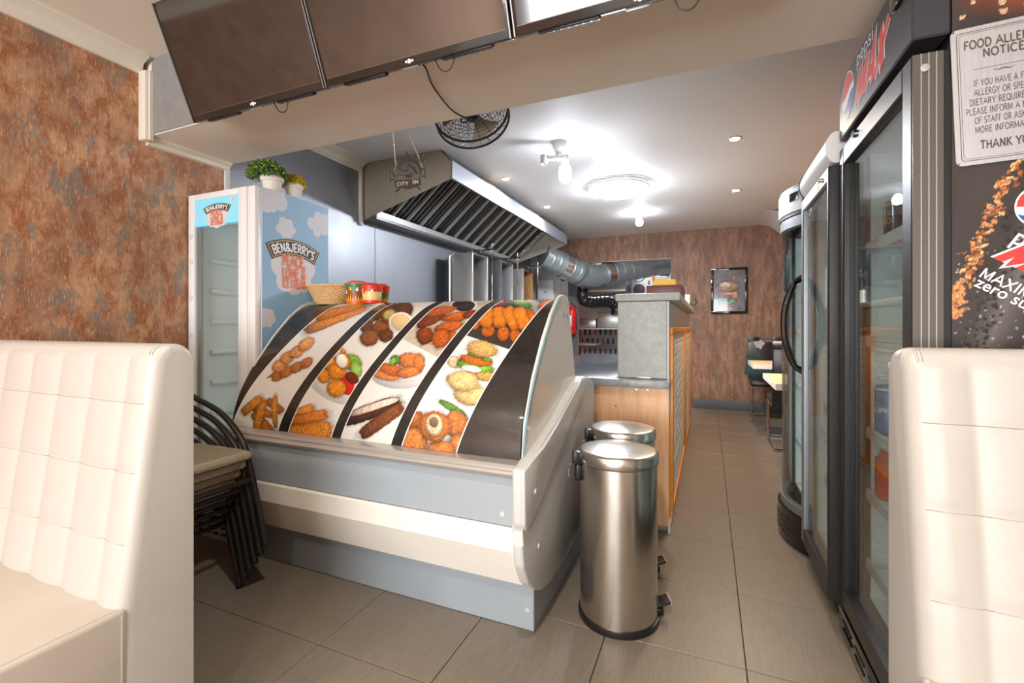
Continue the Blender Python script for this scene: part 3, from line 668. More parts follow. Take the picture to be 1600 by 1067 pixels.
for i, (s0, s1, shp) in enumerate(((-2.02, -1.727, FOOD0), (-1.669, -1.424, FOOD1), (-1.377, -1.127, FOOD2), (-1.079, -.838, FOOD3))):
    nu, nv = 130, 390
    a = np.linspace(0, 1, nu)[:, None]; t = np.linspace(.032, GLEN[-1] - .004, nv)[None, :]
    sp_ = s0 + (s1 - s0) * a + 0 * t
    s_real = np.clip(sp_ + SHR * t, CX0 + .004, CX1 - .016)
    T = t + 0 * a; Sp = s_real - SHR * T
    if i == 0:
        pass
    col = paint_print(shp, Sp, T, 11 + i)
    edge = (np.minimum(a, 1 - a) * (s1 - s0) < .005) & (T > 0)
    col[edge] = (240, 238, 234)
    y, z = gpt(T, .0012)
    V = np.stack([s_real, y, z], -1)
    print_mesh('food_photo_strip', V, col, nu, nv, MATS['food_print'], ch)['label'] = ('printed strip of breaded sticks, grilled skewers and fries', 'printed strip of falafel, round croquettes and crumbed sticks', 'printed strip of glazed wings, chicken strips and dark sausages', 'printed strip of nuggets, a chicken burger and sesame balls')[i]

# ------------------------------------------------------------------ upright ice-cream freezer in the corner
FX0, FX1, FY0, FY1, FZ = -2.528, -2.03, 1.563, 2.035, 1.79
fz = thing('ice_cream_freezer', 'tall narrow ice cream freezer with blue cloud side and glass door', 'freezer', ((FX0 + FX1) / 2, 1.8, 0))
m = MB(); m.box(FX0, FX0 + .035, FY0 + .04, FY1, .10, FZ, bev=.003, seg=1); m.box(FX1 - .035, FX1, FY0 + .04, FY1, .10, FZ, bev=.003, seg=1)
m.box(FX0 + .035, FX1 - .035, FY1 - .04, FY1, .10, FZ); m.box(FX0 + .035, FX1 - .035, FY0 + .04, FY1 - .04, FZ - .05, FZ); m.box(FX0 + .035, FX1 - .035, FY0 + .04, FY1 - .04, .10, .16)
m.build('cabinet', MATS['liner'], fz)
fb = B(FX0 + .01, FX1 - .01, FY0 + .02, FY1, .0, .10).build('base_grille', MATS['white_enamel'], fz)
for i in range(7):
    for zz in (.028, .062): B(FX0 + .05 + i * .06, FX0 + .09 + i * .06, FY0 + .0185, FY0 + .0205, zz, zz + .010).build('slot', MATS['black_plastic'], fb)
dx0, dx1, dz0, dz1 = -2.479, -2.145, .20, 1.755
m = MB(); m.box(FX0, dx0, FY0, FY0 + .036, .115, FZ, bev=.004); m.box(dx1, FX1 - .055, FY0, FY0 + .036, .115, FZ, bev=.004); m.box(dx0, dx1, FY0, FY0 + .036, 1.758, FZ, bev=.004); m.box(dx0, dx1, FY0, FY0 + .036, .115, dz0, bev=.004)
dr = m.build('door', MATS['white_enamel'], fz)
B(FX1 - .052, FX1, FY0 + .004, FY0 + .038, .115, FZ, bev=.004).build('door_edge_profile', MATS['white_enamel'], fz)
B(dx0, dx1, FY0 + .012, FY0 + .018, dz0, 1.62).build('glass_pane', MATS['clear_glass'], dr)
B(dx0 + .001, dx0 + .022, FY0 + .02, FY0 + .034, dz0, 1.62).build('gasket', MATS['alu'], dr)
hd = B(dx0, dx1, FY0 + .004, FY0 + .03, 1.622, 1.758).build('header_sign', P('header_blue', (120, 196, 226), .3, emit=(120, 196, 226), estr=.25), dr)
for zz in (1.57, 1.44, 1.25, 1.05, .85):
    MB().lathe([(.014, 0), (.014, .003), (0, .004)], (-2.503, FY0, zz), 16, Matrix.Rotation(R(90), 4, 'X')).build('round_sticker', MATS['cloud_print'], dr)
for zz in np.arange(.30, 1.62, .165):
    MB().tube([(FX1 - .055, FY0 + .09, zz), (FX1 - .055, FY1 - .05, zz)], .014, 8).build('shelf_ledge', MATS['liner'], fz)
    MB().tube([(FX0 + .05, FY0 + .09, zz), (FX0 + .05, FY1 - .05, zz)], .014, 8).build('shelf_ledge', MATS['liner'], fz)
MB().tube([(FX1 - .047, FY0 + .058, .25), (FX1 - .047, FY0 + .058, 1.70)], .0045, 10).build('hidden_light_tube', MATS['inner_light'], fz)  # unseen tube added behind the door stile to brighten the freezer inside
B(-2.36, -2.10, FY1 - .046, FY1 - .041, 1.50, 1.64).build('rating_plate', MATS['alu'], fz)
P('sky_blue', (142, 184, 216), .45)
sg_ = B(FX1, FX1 + .002, FY0 + .042, FY1, .11, FZ).build('side_graphic', MATS['sky_blue'], fz)
def clip_rect(poly, x0, x1, y0, y1):
    for ax, lim, sgn in ((0, x0, 1), (0, x1, -1), (1, y0, 1), (1, y1, -1)):
        out = []
        for i in range(len(poly)):
            p, q = poly[i], poly[(i + 1) % len(poly)]
            ip, iq = (p[ax] - lim) * sgn >= 0, (q[ax] - lim) * sgn >= 0
            if ip: out.append(p)
            if ip != iq:
                t = (lim - p[ax]) / (q[ax] - p[ax]); out.append((p[0] + (q[0] - p[0]) * t, p[1] + (q[1] - p[1]) * t))
        poly = out
        if len(poly) < 3: return []
    return poly
def bj_logo(fn, Wd, parent, out):
    """arched banner over three lines on a cloud; origin under the banner's middle, +a right, +b up"""
    cl = [cloud_outline([(x * Wd, y * Wd, r * Wd) for x, y, r in ((-.24, -.20, .21), (.24, -.20, .21), (0, -.12, .30), (-.18, -.46, .17), (.2, -.46, .16), (0, -.50, .18), (0, -.30, .34))])]
    decal('cloud', cl, lambda a, b: fn(a, b, 1), MATS['cloud_print'], parent)
    Rr = .92 * Wd
    def band(r0, r1, half, y0):
        n = 16; ps = []
        for i in range(n):
            a0, a1 = -half + 2 * half * i / n, -half + 2 * half * (i + 1) / n
            ps.append([(r0 * math.sin(a0), r0 * math.cos(a0) - Rr + y0), (r0 * math.sin(a1), r0 * math.cos(a1) - Rr + y0), (r1 * math.sin(a1), r1 * math.cos(a1) - Rr + y0), (r1 * math.sin(a0), r1 * math.cos(a0) - Rr + y0)])
        return ps
    decal('banner', band(Rr - .04 * Wd, Rr + .225 * Wd, .50, .02 * Wd), lambda a, b: fn(a, b, 2), MATS['black_print'], parent)
    decal('banner_edge', band(Rr - .02 * Wd, Rr + .205 * Wd, .475, .02 * Wd), lambda a, b: fn(a, b, 3), MATS['gold_print'], parent)
    decal('banner_field', band(Rr - .006 * Wd, Rr + .19 * Wd, .462, .02 * Wd), lambda a, b: fn(a, b, 4), MATS['black_print'], parent)
    p, w_ = text2d("BEN&JERRY'S", .135 * Wd, .22, .15, .12, .13, .86); k = .80 * Wd / w_
    p = [[(a * k, b) for a, b in q] for q in p]
    decal('lettering', place2d(arched(p, .80 * Wd, Rr), 0, .045 * Wd), lambda a, b: fn(a, b, 5), MATS['white_print'], parent, out)
    for i, (tx, yy, ww, hh) in enumerate((('PEACE,', -.20, .46, .165), ('LOVE &', -.40, .46, .165), ('ICE CREAM', -.56, .46, .13))):
        p, w_ = text2d(tx, hh * Wd, .25, .15, .11, .14, .9); k = ww * Wd / w_
        decal('lettering', place2d([[(a * k, b) for a, b in q] for q in p], -ww * Wd / 2, yy * Wd), lambda a, b: fn(a, b, 5), MATS['orange_print'], parent, out)
c0 = at(459, 398, X=FX1); wl = at(497, 400, X=FX1).y - at(420, 400, X=FX1).y
bj_logo(lambda a, b, l: (FX1 + .002 + l * .0006, c0.y + a, c0.z + b), wl, sg_, (1, 0, 0))
for puff in (((405, 298, 22), (428, 300, 18), (437, 316, 13), (415, 318, 13), (424, 322, 9)), ((442, 347, 7.5), (451, 350, 7), (437, 357, 7), (456, 360, 6.5), (444, 364, 7), (451, 366, 6), (446, 357, 9)), ((497, 340, 8.5), (487, 349, 9), (507, 343, 8), (495, 362, 8), (506, 360, 8), (512, 350, 10), (497, 352, 12)), ((413, 489, 7), (421, 490, 7), (407, 498, 6), (425, 499, 6), (412, 505, 6), (420, 505, 6), (416, 497, 9))):
    ds = []
    for x, y, r in puff:
        c = at(x, y, X=FX1); ds.append((c.y, c.z, r * (c.y ** 2 + c.x ** 2) ** .5 / 718 * .95))
    q = clip_rect(cloud_outline(ds), FY0 + .043, FY1 - .001, .12, FZ - .001)
    if q: decal('cloud', [q], lambda a, b: (FX1 + .0024, a, b), MATS['cloud_print'], sg_)
hc = at(338, 322, Y=FY0)
bj_logo(lambda a, b, l: (hc.x + a, FY0 + .004 - l * .0006, 1.695 + b * .70), .195, hd, (0, -1, 0))
for x, z, r in ((dx0 + .02, 1.685, .014), (dx0 + .034, 1.69, .010), (dx1 - .05, 1.738, .016), (dx1 - .036, 1.735, .013), (dx1 - .055, 1.67, .009), (dx0 + .06, 1.735, .006), (dx0 + .07, 1.645, .010)):
    decal('cloud', [disc(x, z, r)], lambda a, b: (a, FY0 + .0036 - x * 1e-5, b), MATS['cloud_print'], hd)

# potted plants on the freezer
def foliage(c, rx, rz, n, cols, parent, seed):
    g = random.Random(seed); ms = [MB() for _ in cols]
    for _ in range(n):
        th, ph = g.uniform(0, 2 * math.pi), math.acos(g.uniform(-.15, 1)); rr = g.uniform(.45, 1.0) ** .5
        p = Vector((c[0] + rx * rr * math.sin(ph) * math.cos(th), c[1] + rx * rr * math.sin(ph) * math.sin(th), c[2] + rz * rr * math.cos(ph)))
        ax = Vector((g.uniform(-1, 1), g.uniform(-1, 1), g.uniform(-.4, 1))).normalized(); b = ax.orthogonal().normalized()
        L = g.uniform(.007, .014); wd = L * .45; i = min(len(cols) - 1, int(g.random() * len(cols)))
        nrm = ax.cross(b) * wd * .4
        ms[i].poly([p, p + ax * L * .5 + b * wd + nrm, p + ax * L, p + ax * L * .5 - b * wd + nrm])
    for mm, cn in zip(ms, cols): mm.build('foliage', MATS[cn], parent, smooth=0, recalc=False, kind='stuff')
    st = MB()
    for k in range(9):
        a = k * .7; st.tube(bez([(c[0], c[1], c[2] - .03), (c[0] + rx * .3 * math.cos(a), c[1] + rx * .3 * math.sin(a), c[2] + rz * .3), (c[0] + rx * .7 * math.cos(a), c[1] + rx * .7 * math.sin(a), c[2] + rz * .7)], 3), .0012, 4)
    st.build('stems', MATS['leaf_dark'], parent, kind='stuff')
P('leaf_dark', (44, 84, 40), .6); P('leaf', (88, 132, 48), .6); P('leaf_light', (150, 180, 44), .6); P('leaf_yellow', (228, 190, 24), .6); P('leaf_gold', (196, 168, 30), .6)
for (px_, py_, r, lab, cols, rx, rz, n) in ((425, 291, .052, 'larger bushy green plant in white pot on top of the blue freezer', ('leaf', 'leaf_dark', 'leaf_dark', 'leaf_light'), .098, .085, 1700), (459, 299, .046, 'smaller yellow flowering plant in white pot on top of the blue freezer', ('leaf_yellow', 'leaf_yellow', 'leaf_gold', 'leaf_light'), .068, .062, 1300)):
    c = at(px_, py_, X=-2.095); c.z = FZ
    t = thing('potted_plant', lab, 'potted plant', c, 'pot plants on the freezer')
    MB().lathe([(r * .68, 0), (r * .92, .062), (r * 1.06, .063), (r * 1.10, .086), (r * .98, .086), (r * .95, .074), (0, .072)], c, 28).build('pot', MATS['terracotta_white'], t, smooth=30)
    foliage((c.x - .01, c.y - (.02 if r > .05 else -.005), c.z + .085), rx, rz, n, cols, t, 5 + n)
# ------------------------------------------------------------------ pedal bins
def pedal_bin(x, y, r, h, label):
    t = thing('pedal_bin', label, 'bin', (x, y, 0), 'steel pedal bins beside the counter')
    MB().lathe([(r + .004, 0), (r + .007, .010), (r + .006, .024), (r - .004, .026), (0, .026)], (x, y, 0), 48).build('base_ring', MATS['black_plastic'], t)
    MB().lathe([(r, .024), (r, .30), (r, h - .045), (r - .004, h - .043), (0, h - .043)], (x, y, 0), 56).build('body', MATS['bin_steel'], t)
    MB().lathe([(r + .003, h - .042), (r + .005, h - .038), (r + .005, h - .006), (r + .002, h - .001), (r * .93, h + .003), (r * .5, h + .010), (0, h + .012)], (x, y, 0), 56).build('lid', MATS['bin_lid'], t, smooth=50)
    d = Vector((-.92, -.39, 0)); n = Vector((.39, -.92, 0)); c = Vector((x, y, 0)) + d * (r + .012)
    hg = MB().obox(c + Vector((0, 0, h - .03)), d, n, (0, 0, 1), .034, .040, .046, bev=.004).build('hinge', MATS['black_plastic'], t)
    MB().obox(c + Vector((0, 0, h - .085)) - d * .002, d, n, (0, 0, 1), .026, .040, .065, bev=.010, seg=3).build('bracket', MATS['black_plastic'], t)
    q = c + d * .020 + Vector((0, 0, h - .085))
    MB().tube([q + n * .022 * math.cos(a) * 0.6 + d * .016 * math.cos(a) + Vector((0, 0, .034 * math.sin(a))) for a in [i * math.pi / 12 for i in range(24)]], .0022, 6, closed=True).build('carry_ring', MATS['chrome'], t)
    e = Vector((x, y, 0)) - d * (r + .022)
    MB().obox(e + Vector((0, 0, .052)), -d + Vector((0, 0, .28)), n, (0, 0, 1), .055, .058, .010, bev=.003).build('pedal', MATS['black_plastic'], t)
    MB().obox(e - d * .028 + Vector((0, 0, .059)), -d, n, (0, 0, 1), .004, .058, .014).build('pedal_edge', MATS['alu'], t)
    MB().obox(e + d * .012 + Vector((0, 0, .022)), -d, n, (0, 0, 1), .03, .05, .03, bev=.008).build('pedal_mount', MATS['black_plastic'], t)
    return t
steel('bin_steel', (206, 200, 190), .24, (1, 1, .35), .03, .10); steel('bin_lid', (214, 210, 204), .26, (6, 6, 6), .03, .06)
pedal_bin(-.316, 1.775, .144, .632, 'nearest tall stainless steel pedal bin beside the display counter')
pedal_bin(-.352, 2.085, .138, .650, 'stainless steel pedal bin half hidden behind the nearer bin')

# ------------------------------------------------------------------ white tufted booth benches
def booth(x0, x1, ys, yt, yb, end, label, first=.10, step=.155):
    """end = +1: free end at x1, -1: free end at x0"""
    t = thing('booth_bench', label, 'booth bench', ((x0 + x1) / 2, yb, 0), 'white leatherette booth benches')
    zt, r = 1.056, .034
    rows = (.40, .59, .751, .913, 1.075)
    xe = x1 if end > 0 else x0
    cols = [first + step * i for i in range(-1, 12)]
    nx = int(abs(x1 - x0) / .007); 
    sec = []                                             # cross-section (y, z, tuft weight)
    for i in range(75):
        z = .40 + (zt - r - .40) * i / 74; sec.append((ys + (yt - ys) * max(0, (z - .45)) / (zt - .45), z, 1))
    y1 = sec[-1][0]
    for i in range(1, 7): a = math.pi / 2 * i / 6; sec.append((y1 + r - r * math.cos(a), zt - r + r * math.sin(a), 0))
    for i in range(0, 7): a = math.pi / 2 * i / 6; sec.append((yb - r + r * math.sin(a), zt - r + r * math.cos(a), 0))
    sec.append((yb, .40, 0)); sec.append((yb, 0.0, 0)); sec.append((ys, 0.0, 0))
    def tuft(e, z):
        k = max(i for i in range(len(cols)) if cols[i] <= max(e, cols[0])); u = (e - cols[k]) / step
        j = max(0, max(i for i in range(len(rows)) if rows[i] <= z)); j = min(j, 3); v = (z - rows[j]) / (rows[j + 1] - rows[j])
        if k == 0: u = .5 + .5 * max(0, (e - .03) / (first - .03)) if e > .03 else .5
        wob = .10 * math.sin(math.pi * v); u = min(1, max(0, u))
        a = 1 - abs(2 * u - 1) ** 2.6; b = 1 - abs(2 * v - 1) ** 5
        return .0095 * a ** .8 * (.72 + .28 * b) + .0012 * b
    m = MB(); bm = m.bm; G = []
    xs = sorted(set([x0 + (x1 - x0) * i / nx for i in range(nx + 1)] + [xe - end * q for q in (0, .002, .005, .010, .017, .025)]))
    cyc, czc = (ys + yb) / 2, .5
    for x in xs:
        e = abs(xe - x); ins = 0
        if e < .026: ins = .026 - math.sqrt(max(0, .026 ** 2 - (.026 - e) ** 2))
        ring = []
        for (y, z, w_) in sec:
            yy, zz = y, z
            if w_: yy -= tuft(e, z) * min(1, e / .05)
            if y < (ys + yb) / 2 + .02 and z > .01: yy += ins * (1 if z < zt - .001 else .3)
            if z > zt - r: zz -= ins * .8
            ring.append(bm.verts.new((x, yy, zz)))
        G.append(ring)
    n = len(sec)
    for i in range(len(G) - 1):
        for j in range(n): bm.faces.new((G[i][j], G[i + 1][j], G[i + 1][(j + 1) % n], G[i][(j + 1) % n]))
    bm.faces.new(G[0]); bm.faces.new(G[-1][::-1])
    bk = m.build('backrest', MATS['leather'], t, smooth=50)
    # seams: vertical edge piping and cross seams
    def yf(z, e=.5): return ys + (yt - ys) * max(0, (z - .45)) / (zt - .45) - .0005
    pth = [(xe - end * .020, yf(z) + .003, z) for z in np.linspace(.46, zt - r, 20)] + [(xe - end * .020, yf(zt - r) + r - r * math.cos(a), zt - r + r * math.sin(a) - .001) for a in (.4, .8, 1.2, 1.5)]
    MB().tube(pth, .0024, 6).build('edge_piping', MATS['leather'], bk)
    MB().tube([(p[0] - end * .008, p[1] - .001, p[2]) for p in pth], .0009, 5).build('stitching', MATS['thread'], bk)
    for z in rows[1:4]:
        MB().tube([(xe - end * e, yf(z) - tuft(e, z) * min(1, e / .05) * 1.0 + .0006, z) for e in np.linspace(.02, abs(x1 - x0) - .01, 90)], .0011, 5).build('cross_seam', MATS['thread'], bk)
    se = B(x0, x1, ys - .52, ys + .012, .06, .452, bev=.012, seg=3).build('seat', MATS['leather_seat'], t)
    if end < 0: pass
    B(x0 + .01, x1 - .01, ys - .49, ys - .002, .0, .062).build('seat_base', MATS['black_plastic'], t)
    MB().tube([(xe - end * .012, ys - .50, .4515), (xe - end * .012, ys - .004, .4515)], .0012, 5).build('stitching', MATS['thread'], se)
    MB().tube([(xe - end * .002, ys + .0, .02), (xe - end * .0, ys + .0, .44)], .0022, 5).build('end_seam', MATS['leather'], t)
    return t
booth(XL + .004, -1.23, .615, .69, .774, 1, 'white tufted booth bench along the rust wallpaper wall')
booth(.363, XR - .004, 1.077, 1.16, 1.246, -1, 'white tufted booth bench backing onto the tall black drinks fridge')

# ------------------------------------------------------------------ stack of black tube chairs with rope seats
def stack_chair(name, label):
    t = thing(name, label, 'chair', (0, 0, 0), 'chairs stacked between bench and counter')
    prof = [(0, 0), (-.045, .16), (-.092, .31), (-.13, .40), (-.19, .468), (-.29, .53), (-.44, .575), (-.54, .60)]
    hw = .225
    pts = [(x, hw, z) for x, z in prof] + [(-.60, hw * .7, .615), (-.625, 0, .62), (-.60, -hw * .7, .615)] + [(x, -hw, z) for x, z in prof[::-1]]
    MB().tube(bez(pts, 6), .0125, 10).build('frame_hoop', MATS['black_satin'], t, smooth=60)
    for s in (-1, 1):
        MB().tube(bez([(-.50, s * hw * .97, .59), (-.52, s * hw, .30), (-.55, s * hw, 0)], 5), .0115, 8).build('rear_leg', MATS['black_satin'], t)
        MB().lathe([(.014, 0), (.014, .012), (0, .012)], (0, s * hw, -.002), 10).build('foot_cap', MATS['black_plastic'], t)
        MB().tube([(-.08, s * hw, .275), (-.53, s * hw, .235)], .008, 8).build('side_rail', MATS['black_satin'], t)
    MB().tube([(-.078, -hw, .262), (-.078, hw, .262)], .0105, 8).build('front_stretcher', MATS['black_satin'], t)
    MB().tube([(-.11, -hw, .36), (-.11, hw, .36)], .007, 8).build('seat_bar', MATS['black_satin'], t)
    # rope seat: padded slab with wound edge
    def fs(u, v):
        x = -.50 + .42 * u; y = -.195 + .39 * v
        return (x, y, .375 + .012 * math.sin(math.pi * v) * 0 + .004 * math.cos(v * 240))
    m = MB(); m.box(-.50, -.10, -.20, .20, .352, .378, bev=.012, seg=3); st = m.build('rope_seat', MATS['rope'], t)
    m = MB()
    edge = bez([(-.49, .20, .366), (-.12, .205, .366), (-.085, .17, .366), (-.080, 0, .366), (-.085, -.17, .366), (-.12, -.205, .366), (-.49, -.20, .366)], 10)
    m.tube(edge, .019, 10, rfun=lambda q: .0185 + .0012 * math.sin(q * 520)); m.build('wound_edge', MATS['rope'], st)
    m = MB()
    for k in range(30):
        y = -.19 + .38 * k / 29; m.tube([(-.49, y, .378), (-.095, y, .378)], .0055, 5)
    m.build('rope_weave', MATS['rope'], st, kind='stuff')
    return t
c0_ = stack_chair('stacking_chair', 'black tube chair with rope seat at the bottom of the stack')
nth = ('', 'second', 'third', 'fourth', 'fifth')
for i in range(6):
    o = c0_ if i == 0 else copy_tree(c0_)
    o.location = (-1.815 + .031 * i, 1.105, .003 + .0405 * i)
    if 0 < i < 5: o['label'] = 'black tube chair with rope seat, %s from the floor in the stack' % nth[i]
    if i == 5: o['label'] = 'black tube chair with rope seat on top of the stack'

# ------------------------------------------------------------------ wicker basket and soup pots on the counter top
bc = (at(510, 470, Y=1.90).x + .006, 1.93, 1.218)
t = thing('wicker_basket', 'shallow woven wicker basket on the display counter', 'basket', bc)
def brad(z): return .072 + .062 * (z / .10) ** .8
m = MB(); m.lathe([(.072, .0), (.076, .004), (.070, .006), (0, .006)], bc, 32); m.build('basket_floor', MATS['wicker'], t)
for k in range(12):
    z = .008 + k * .0075
    pth = [(bc[0] + (brad(z) + .0028 * math.sin(18 * a + k * math.pi)) * math.cos(a), bc[1] + (brad(z) + .0028 * math.sin(18 * a + k * math.pi)) * .8 * math.sin(a), bc[2] + z) for a in [i * 2 * math.pi / 108 for i in range(108)]]
    MB().tube(pth, .0042, 5, closed=True).build('weave_strand', MATS['wicker'], t)
for k in range(36):
    a = k * math.pi / 18; MB().tube([(bc[0] + brad(z) * math.cos(a), bc[1] + brad(z) * .8 * math.sin(a), bc[2] + z) for z in (.004, .03, .06, .098)], .0022, 4).build('stake', MATS['wicker'], t)
MB().tube([(bc[0] + (brad(.10) + .002) * math.cos(a), bc[1] + (brad(.10) + .002) * .8 * math.sin(a), bc[2] + .1) for a in [i * math.pi / 30 for i in range(60)]], .0065, 8, closed=True).build('rim', MATS['wicker'], t)
def tub(x, y, r, h, lab, top, mid, low, lid):
    t = thing('snack_pot', lab, 'snack pot', (x, y, 1.218), 'cardboard pots on the display counter')
    q = 7
    def ring(z0, z1, r0, r1): return MB().lathe([(r0, z0), (r1, z1)], (x, y, 1.218), 24)
    rr = lambda z: r * (.84 + .16 * z / h)
    bd = MB().lathe([(rr(0), 0), (rr(h), h), (rr(h) * .96, h), (0, h * .98)], (x, y, 1.218), 28).build('cup', MATS[mid], t)
    MB().lathe([(rr(h * .66) + .0008, h * .66), (rr(h) + .0012, h)], (x, y, 1.218), 28).build('upper_print', MATS[top], bd)
    MB().lathe([(rr(0) + .0008, 0), (rr(h * .16) + .0008, h * .16)], (x, y, 1.218), 28).build('lower_band', MATS[low], bd)
    g = random.Random(int(x * 1000)); 
    for k in range(26):
        a = k / 26 * 2 * math.pi; zt_ = h * g.uniform(.30, .5)
        cs = [(rr(z) + .0012) for z in (h * .16, zt_)]
        w2 = .09
        MB().poly([(x + cs[0] * math.cos(a - w2), y + cs[0] * math.sin(a - w2), 1.218 + h * .16), (x + cs[0] * math.cos(a + w2), y + cs[0] * math.sin(a + w2), 1.218 + h * .16), (x + cs[1] * math.cos(a), y + cs[1] * math.sin(a), 1.218 + zt_)]).build('printed_flame', MATS['pot_yellow'], bd, smooth=0)
    for k in range(8):
        a = R(215 + k * 16); z0 = h * g.uniform(.5, .7); cc = rr(z0) + .0014; w2 = .10
        MB().poly([(x + cc * math.cos(a - w2), y + cc * math.sin(a - w2), 1.218 + z0), (x + cc * math.cos(a + w2), y + cc * math.sin(a + w2), 1.218 + z0), (x + cc * 1.02 * math.cos(a + w2), y + cc * 1.02 * math.sin(a + w2), 1.218 + z0 + .02), (x + cc * 1.02 * math.cos(a - w2), y + cc * 1.02 * math.sin(a - w2), 1.218 + z0 + .02)]).build('printed_patch', MATS[('pot_yellow', 'pot_green', 'white_print', 'pot_brown')[k % 4]], bd, smooth=0)
    MB().lathe([(rr(h) + .003, h - .004), (rr(h) + .004, h + .002), (rr(h) * .9, h + .006), (rr(h) * .6, h + .015), (0, h + .012)], (x, y, 1.218), 24).build('lid', MATS[lid], t)
P('pot_green', (56, 122, 66), .4); P('pot_brown', (150, 78, 40), .4); P('pot_orange', (230, 104, 48), .4); P('pot_yellow', (246, 196, 44), .4); P('pot_red', (222, 52, 44), .4); P('pot_cream', (226, 206, 150), .4); P('pot_lid', (226, 112, 84), .45)
tub(at(558, 470, Y=1.93).x, 1.93, .062, .108, 'green and orange printed cardboard snack pot beside the basket', 'pot_green', 'pot_brown', 'pot_orange', 'pot_lid')
tub(at(581, 470, Y=1.885).x, 1.885, .052, .088, 'red rimmed snack pot in front of the other two printed pots', 'pot_red', 'pot_cream', 'pot_red', 'pot_red')
tub(at(596, 470, Y=2.0).x, 2.0, .042, .094, 'narrow red lidded snack pot with green print, rightmost of the three', 'pot_red', 'pot_green', 'pot_red', 'pot_red')
# ------------------------------------------------------------------ service counter dividing kitchen and aisle
BX0, BX1, BY0, BY1 = -.46, -.19, 2.57, 5.40
sc = thing('service_counter', 'tall service counter with pine end, grey stone-look bar and brick panel side', 'counter', (-.4, 3.9, 0))
B(-.60, BX1, BY0, BY0 + .02, .035, .775, bev=.002, seg=1).build('end_panel', MATS['pine'], sc)
for x in (-.36, -.30): MB().lathe([(.006, 0), (.006, .002), (0, .003)], (x, BY0, .755), 10, Matrix.Rotation(R(90), 4, 'X')).build('screw', MATS['alu'], sc)
MB().lathe([(.004, 0), (.004, .002), (0, .003)], (-.47, BY0, .66), 10, Matrix.Rotation(R(90), 4, 'X')).build('screw', MATS['black_plastic'], sc)
B(-1.15, BX0 - .002, BY0 - .06, 4.7, .778, .820, bev=.004).build('worktop', MATS['granite'], sc)
B(-.62, BX1 + .008, BY0 - .075, BY0 + .02, .776, .818, bev=.006).build('worktop_edge', MATS['stone_edge'], sc)
B(-1.12, BX0 - .004, BY0 + .03, 4.6, .0, .776).build('base_cabinet', MATS['white_clad'], sc)
B(BX0, BX1 - .012, BY0, BY0 + .03, .82, 1.236, bev=.002, seg=1).build('bar_front', MATS['stone_laminate'], sc)
B(BX1 - .011, BX1, BY0 - .002, BY0 + .05, .62, 1.236, bev=.003, seg=1).build('corner_strip', MATS['white_clad'], sc)
B(-.36, -.28, BY0 - .012, BY0 - .004, .819, .829, bev=.002).build('catch', MATS['alu'], sc)
B(BX0, BX1 - .012, BY0 + .032, BY1, .0, 1.234).build('core', MATS['stone_laminate'], sc)
B(BX0 - .01, -.135, BY0 - .018, BY1 + .02, 1.238, 1.278, bev=.004).build('bar_top', MATS['stone_laminate'], sc)
sd = B(BX1 - .011, BX1 - .006, BY0 + .052, BY1, .0, 1.236).build('side_board', MATS['white_clad'], sc)
B(BX1 - .006, BX1 + .004, BY0 + .004, BY1, .0, .065, bev=.002).build('kickboard', MATS['white_paint'], sc)
for a in ((BY0 + .05, BY1, .068, .105), (BY0 + .05, BY1, 1.055, 1.095)): B(BX1 - .006, BX1 + .016, *a, bev=.006, seg=2).build('frame_rail', MATS['orange_wood'], sc)
for y in (BY0 + .05, 4.10, 4.18, BY1 - .05): B(BX1 - .006, BX1 + .018, y, y + .05, .105, 1.055, bev=.006, seg=2).build('frame_stile', MATS['orange_wood'], sc)
bpan = B(BX1 - .0055, BX1 - .001, BY0 + .1, BY1 - .05, .105, 1.055).build('brick_panel', P('mortar', (142, 138, 132), .9), sc)
bh, bw, bj = .062, .20, .006; cache = {}
for (ya, yb_) in ((BY0 + .101, 4.099), (4.231, BY1 - .051)):
    for r_ in range(14):
        z = .108 + r_ * (bh + bj); y = ya - (bw / 2 if r_ % 2 else 0)
        while y < yb_:
            y0, y1 = max(ya, y), min(yb_, y + bw)
            if y1 - y0 > .03:
                k = round(y1 - y0, 3)
                if k not in cache: cache[k] = B(0, .006, -k / 2, k / 2, 0, bh, bev=.002, seg=1).build('brick', MATS['brick_white'], smooth=0); o = cache[k]
                else: o = cache[k].copy(); COL.objects.link(o)
                o.parent = bpan; off = Vector(OFF[bpan.name]); o.location = Vector((BX1 - .001 + rng.uniform(-.001, .0012), (y0 + y1) / 2, z)) - off
            y += bw + bj
# things on the bar
t = thing('wooden_box', 'dark red wooden box standing on the grey service bar', 'box', (-.22, 3.2, 1.278))
m = MB(); m.box(-.36, -.15, 3.02, 3.036, 1.278, 1.36, bev=.002); m.box(-.36, -.15, 3.50, 3.516, 1.278, 1.36, bev=.002); m.box(-.36, -.344, 3.036, 3.50, 1.278, 1.36, bev=.002); m.box(-.166, -.15, 3.036, 3.50, 1.278, 1.36, bev=.002); m.box(-.344, -.166, 3.036, 3.5, 1.278, 1.288)
m.build('box_sides', P('mahogany', (104, 58, 54), .4, var=.15, vscale=8, stretch=(1, 1, 6)), t); B(-.344, -.166, 3.036, 3.50, 1.33, 1.342).build('tray_insert', MATS['black_plastic'], t)
t = thing('note_pad', 'yellow note block lying on the dark wooden box', 'note pad', (-.24, 3.14, 1.36))
for i in range(5): B(-.325 + .002 * i, -.185 - .001 * i, 3.04, 3.24, 1.3605 + i * .007, 1.367 + i * .007, bev=.001, seg=1).build('sheet_block', MATS['pot_yellow'], t)
t = thing('card_reader', 'small grey card reader lying on the yellow note block', 'card reader', (-.27, 3.15, 1.397))
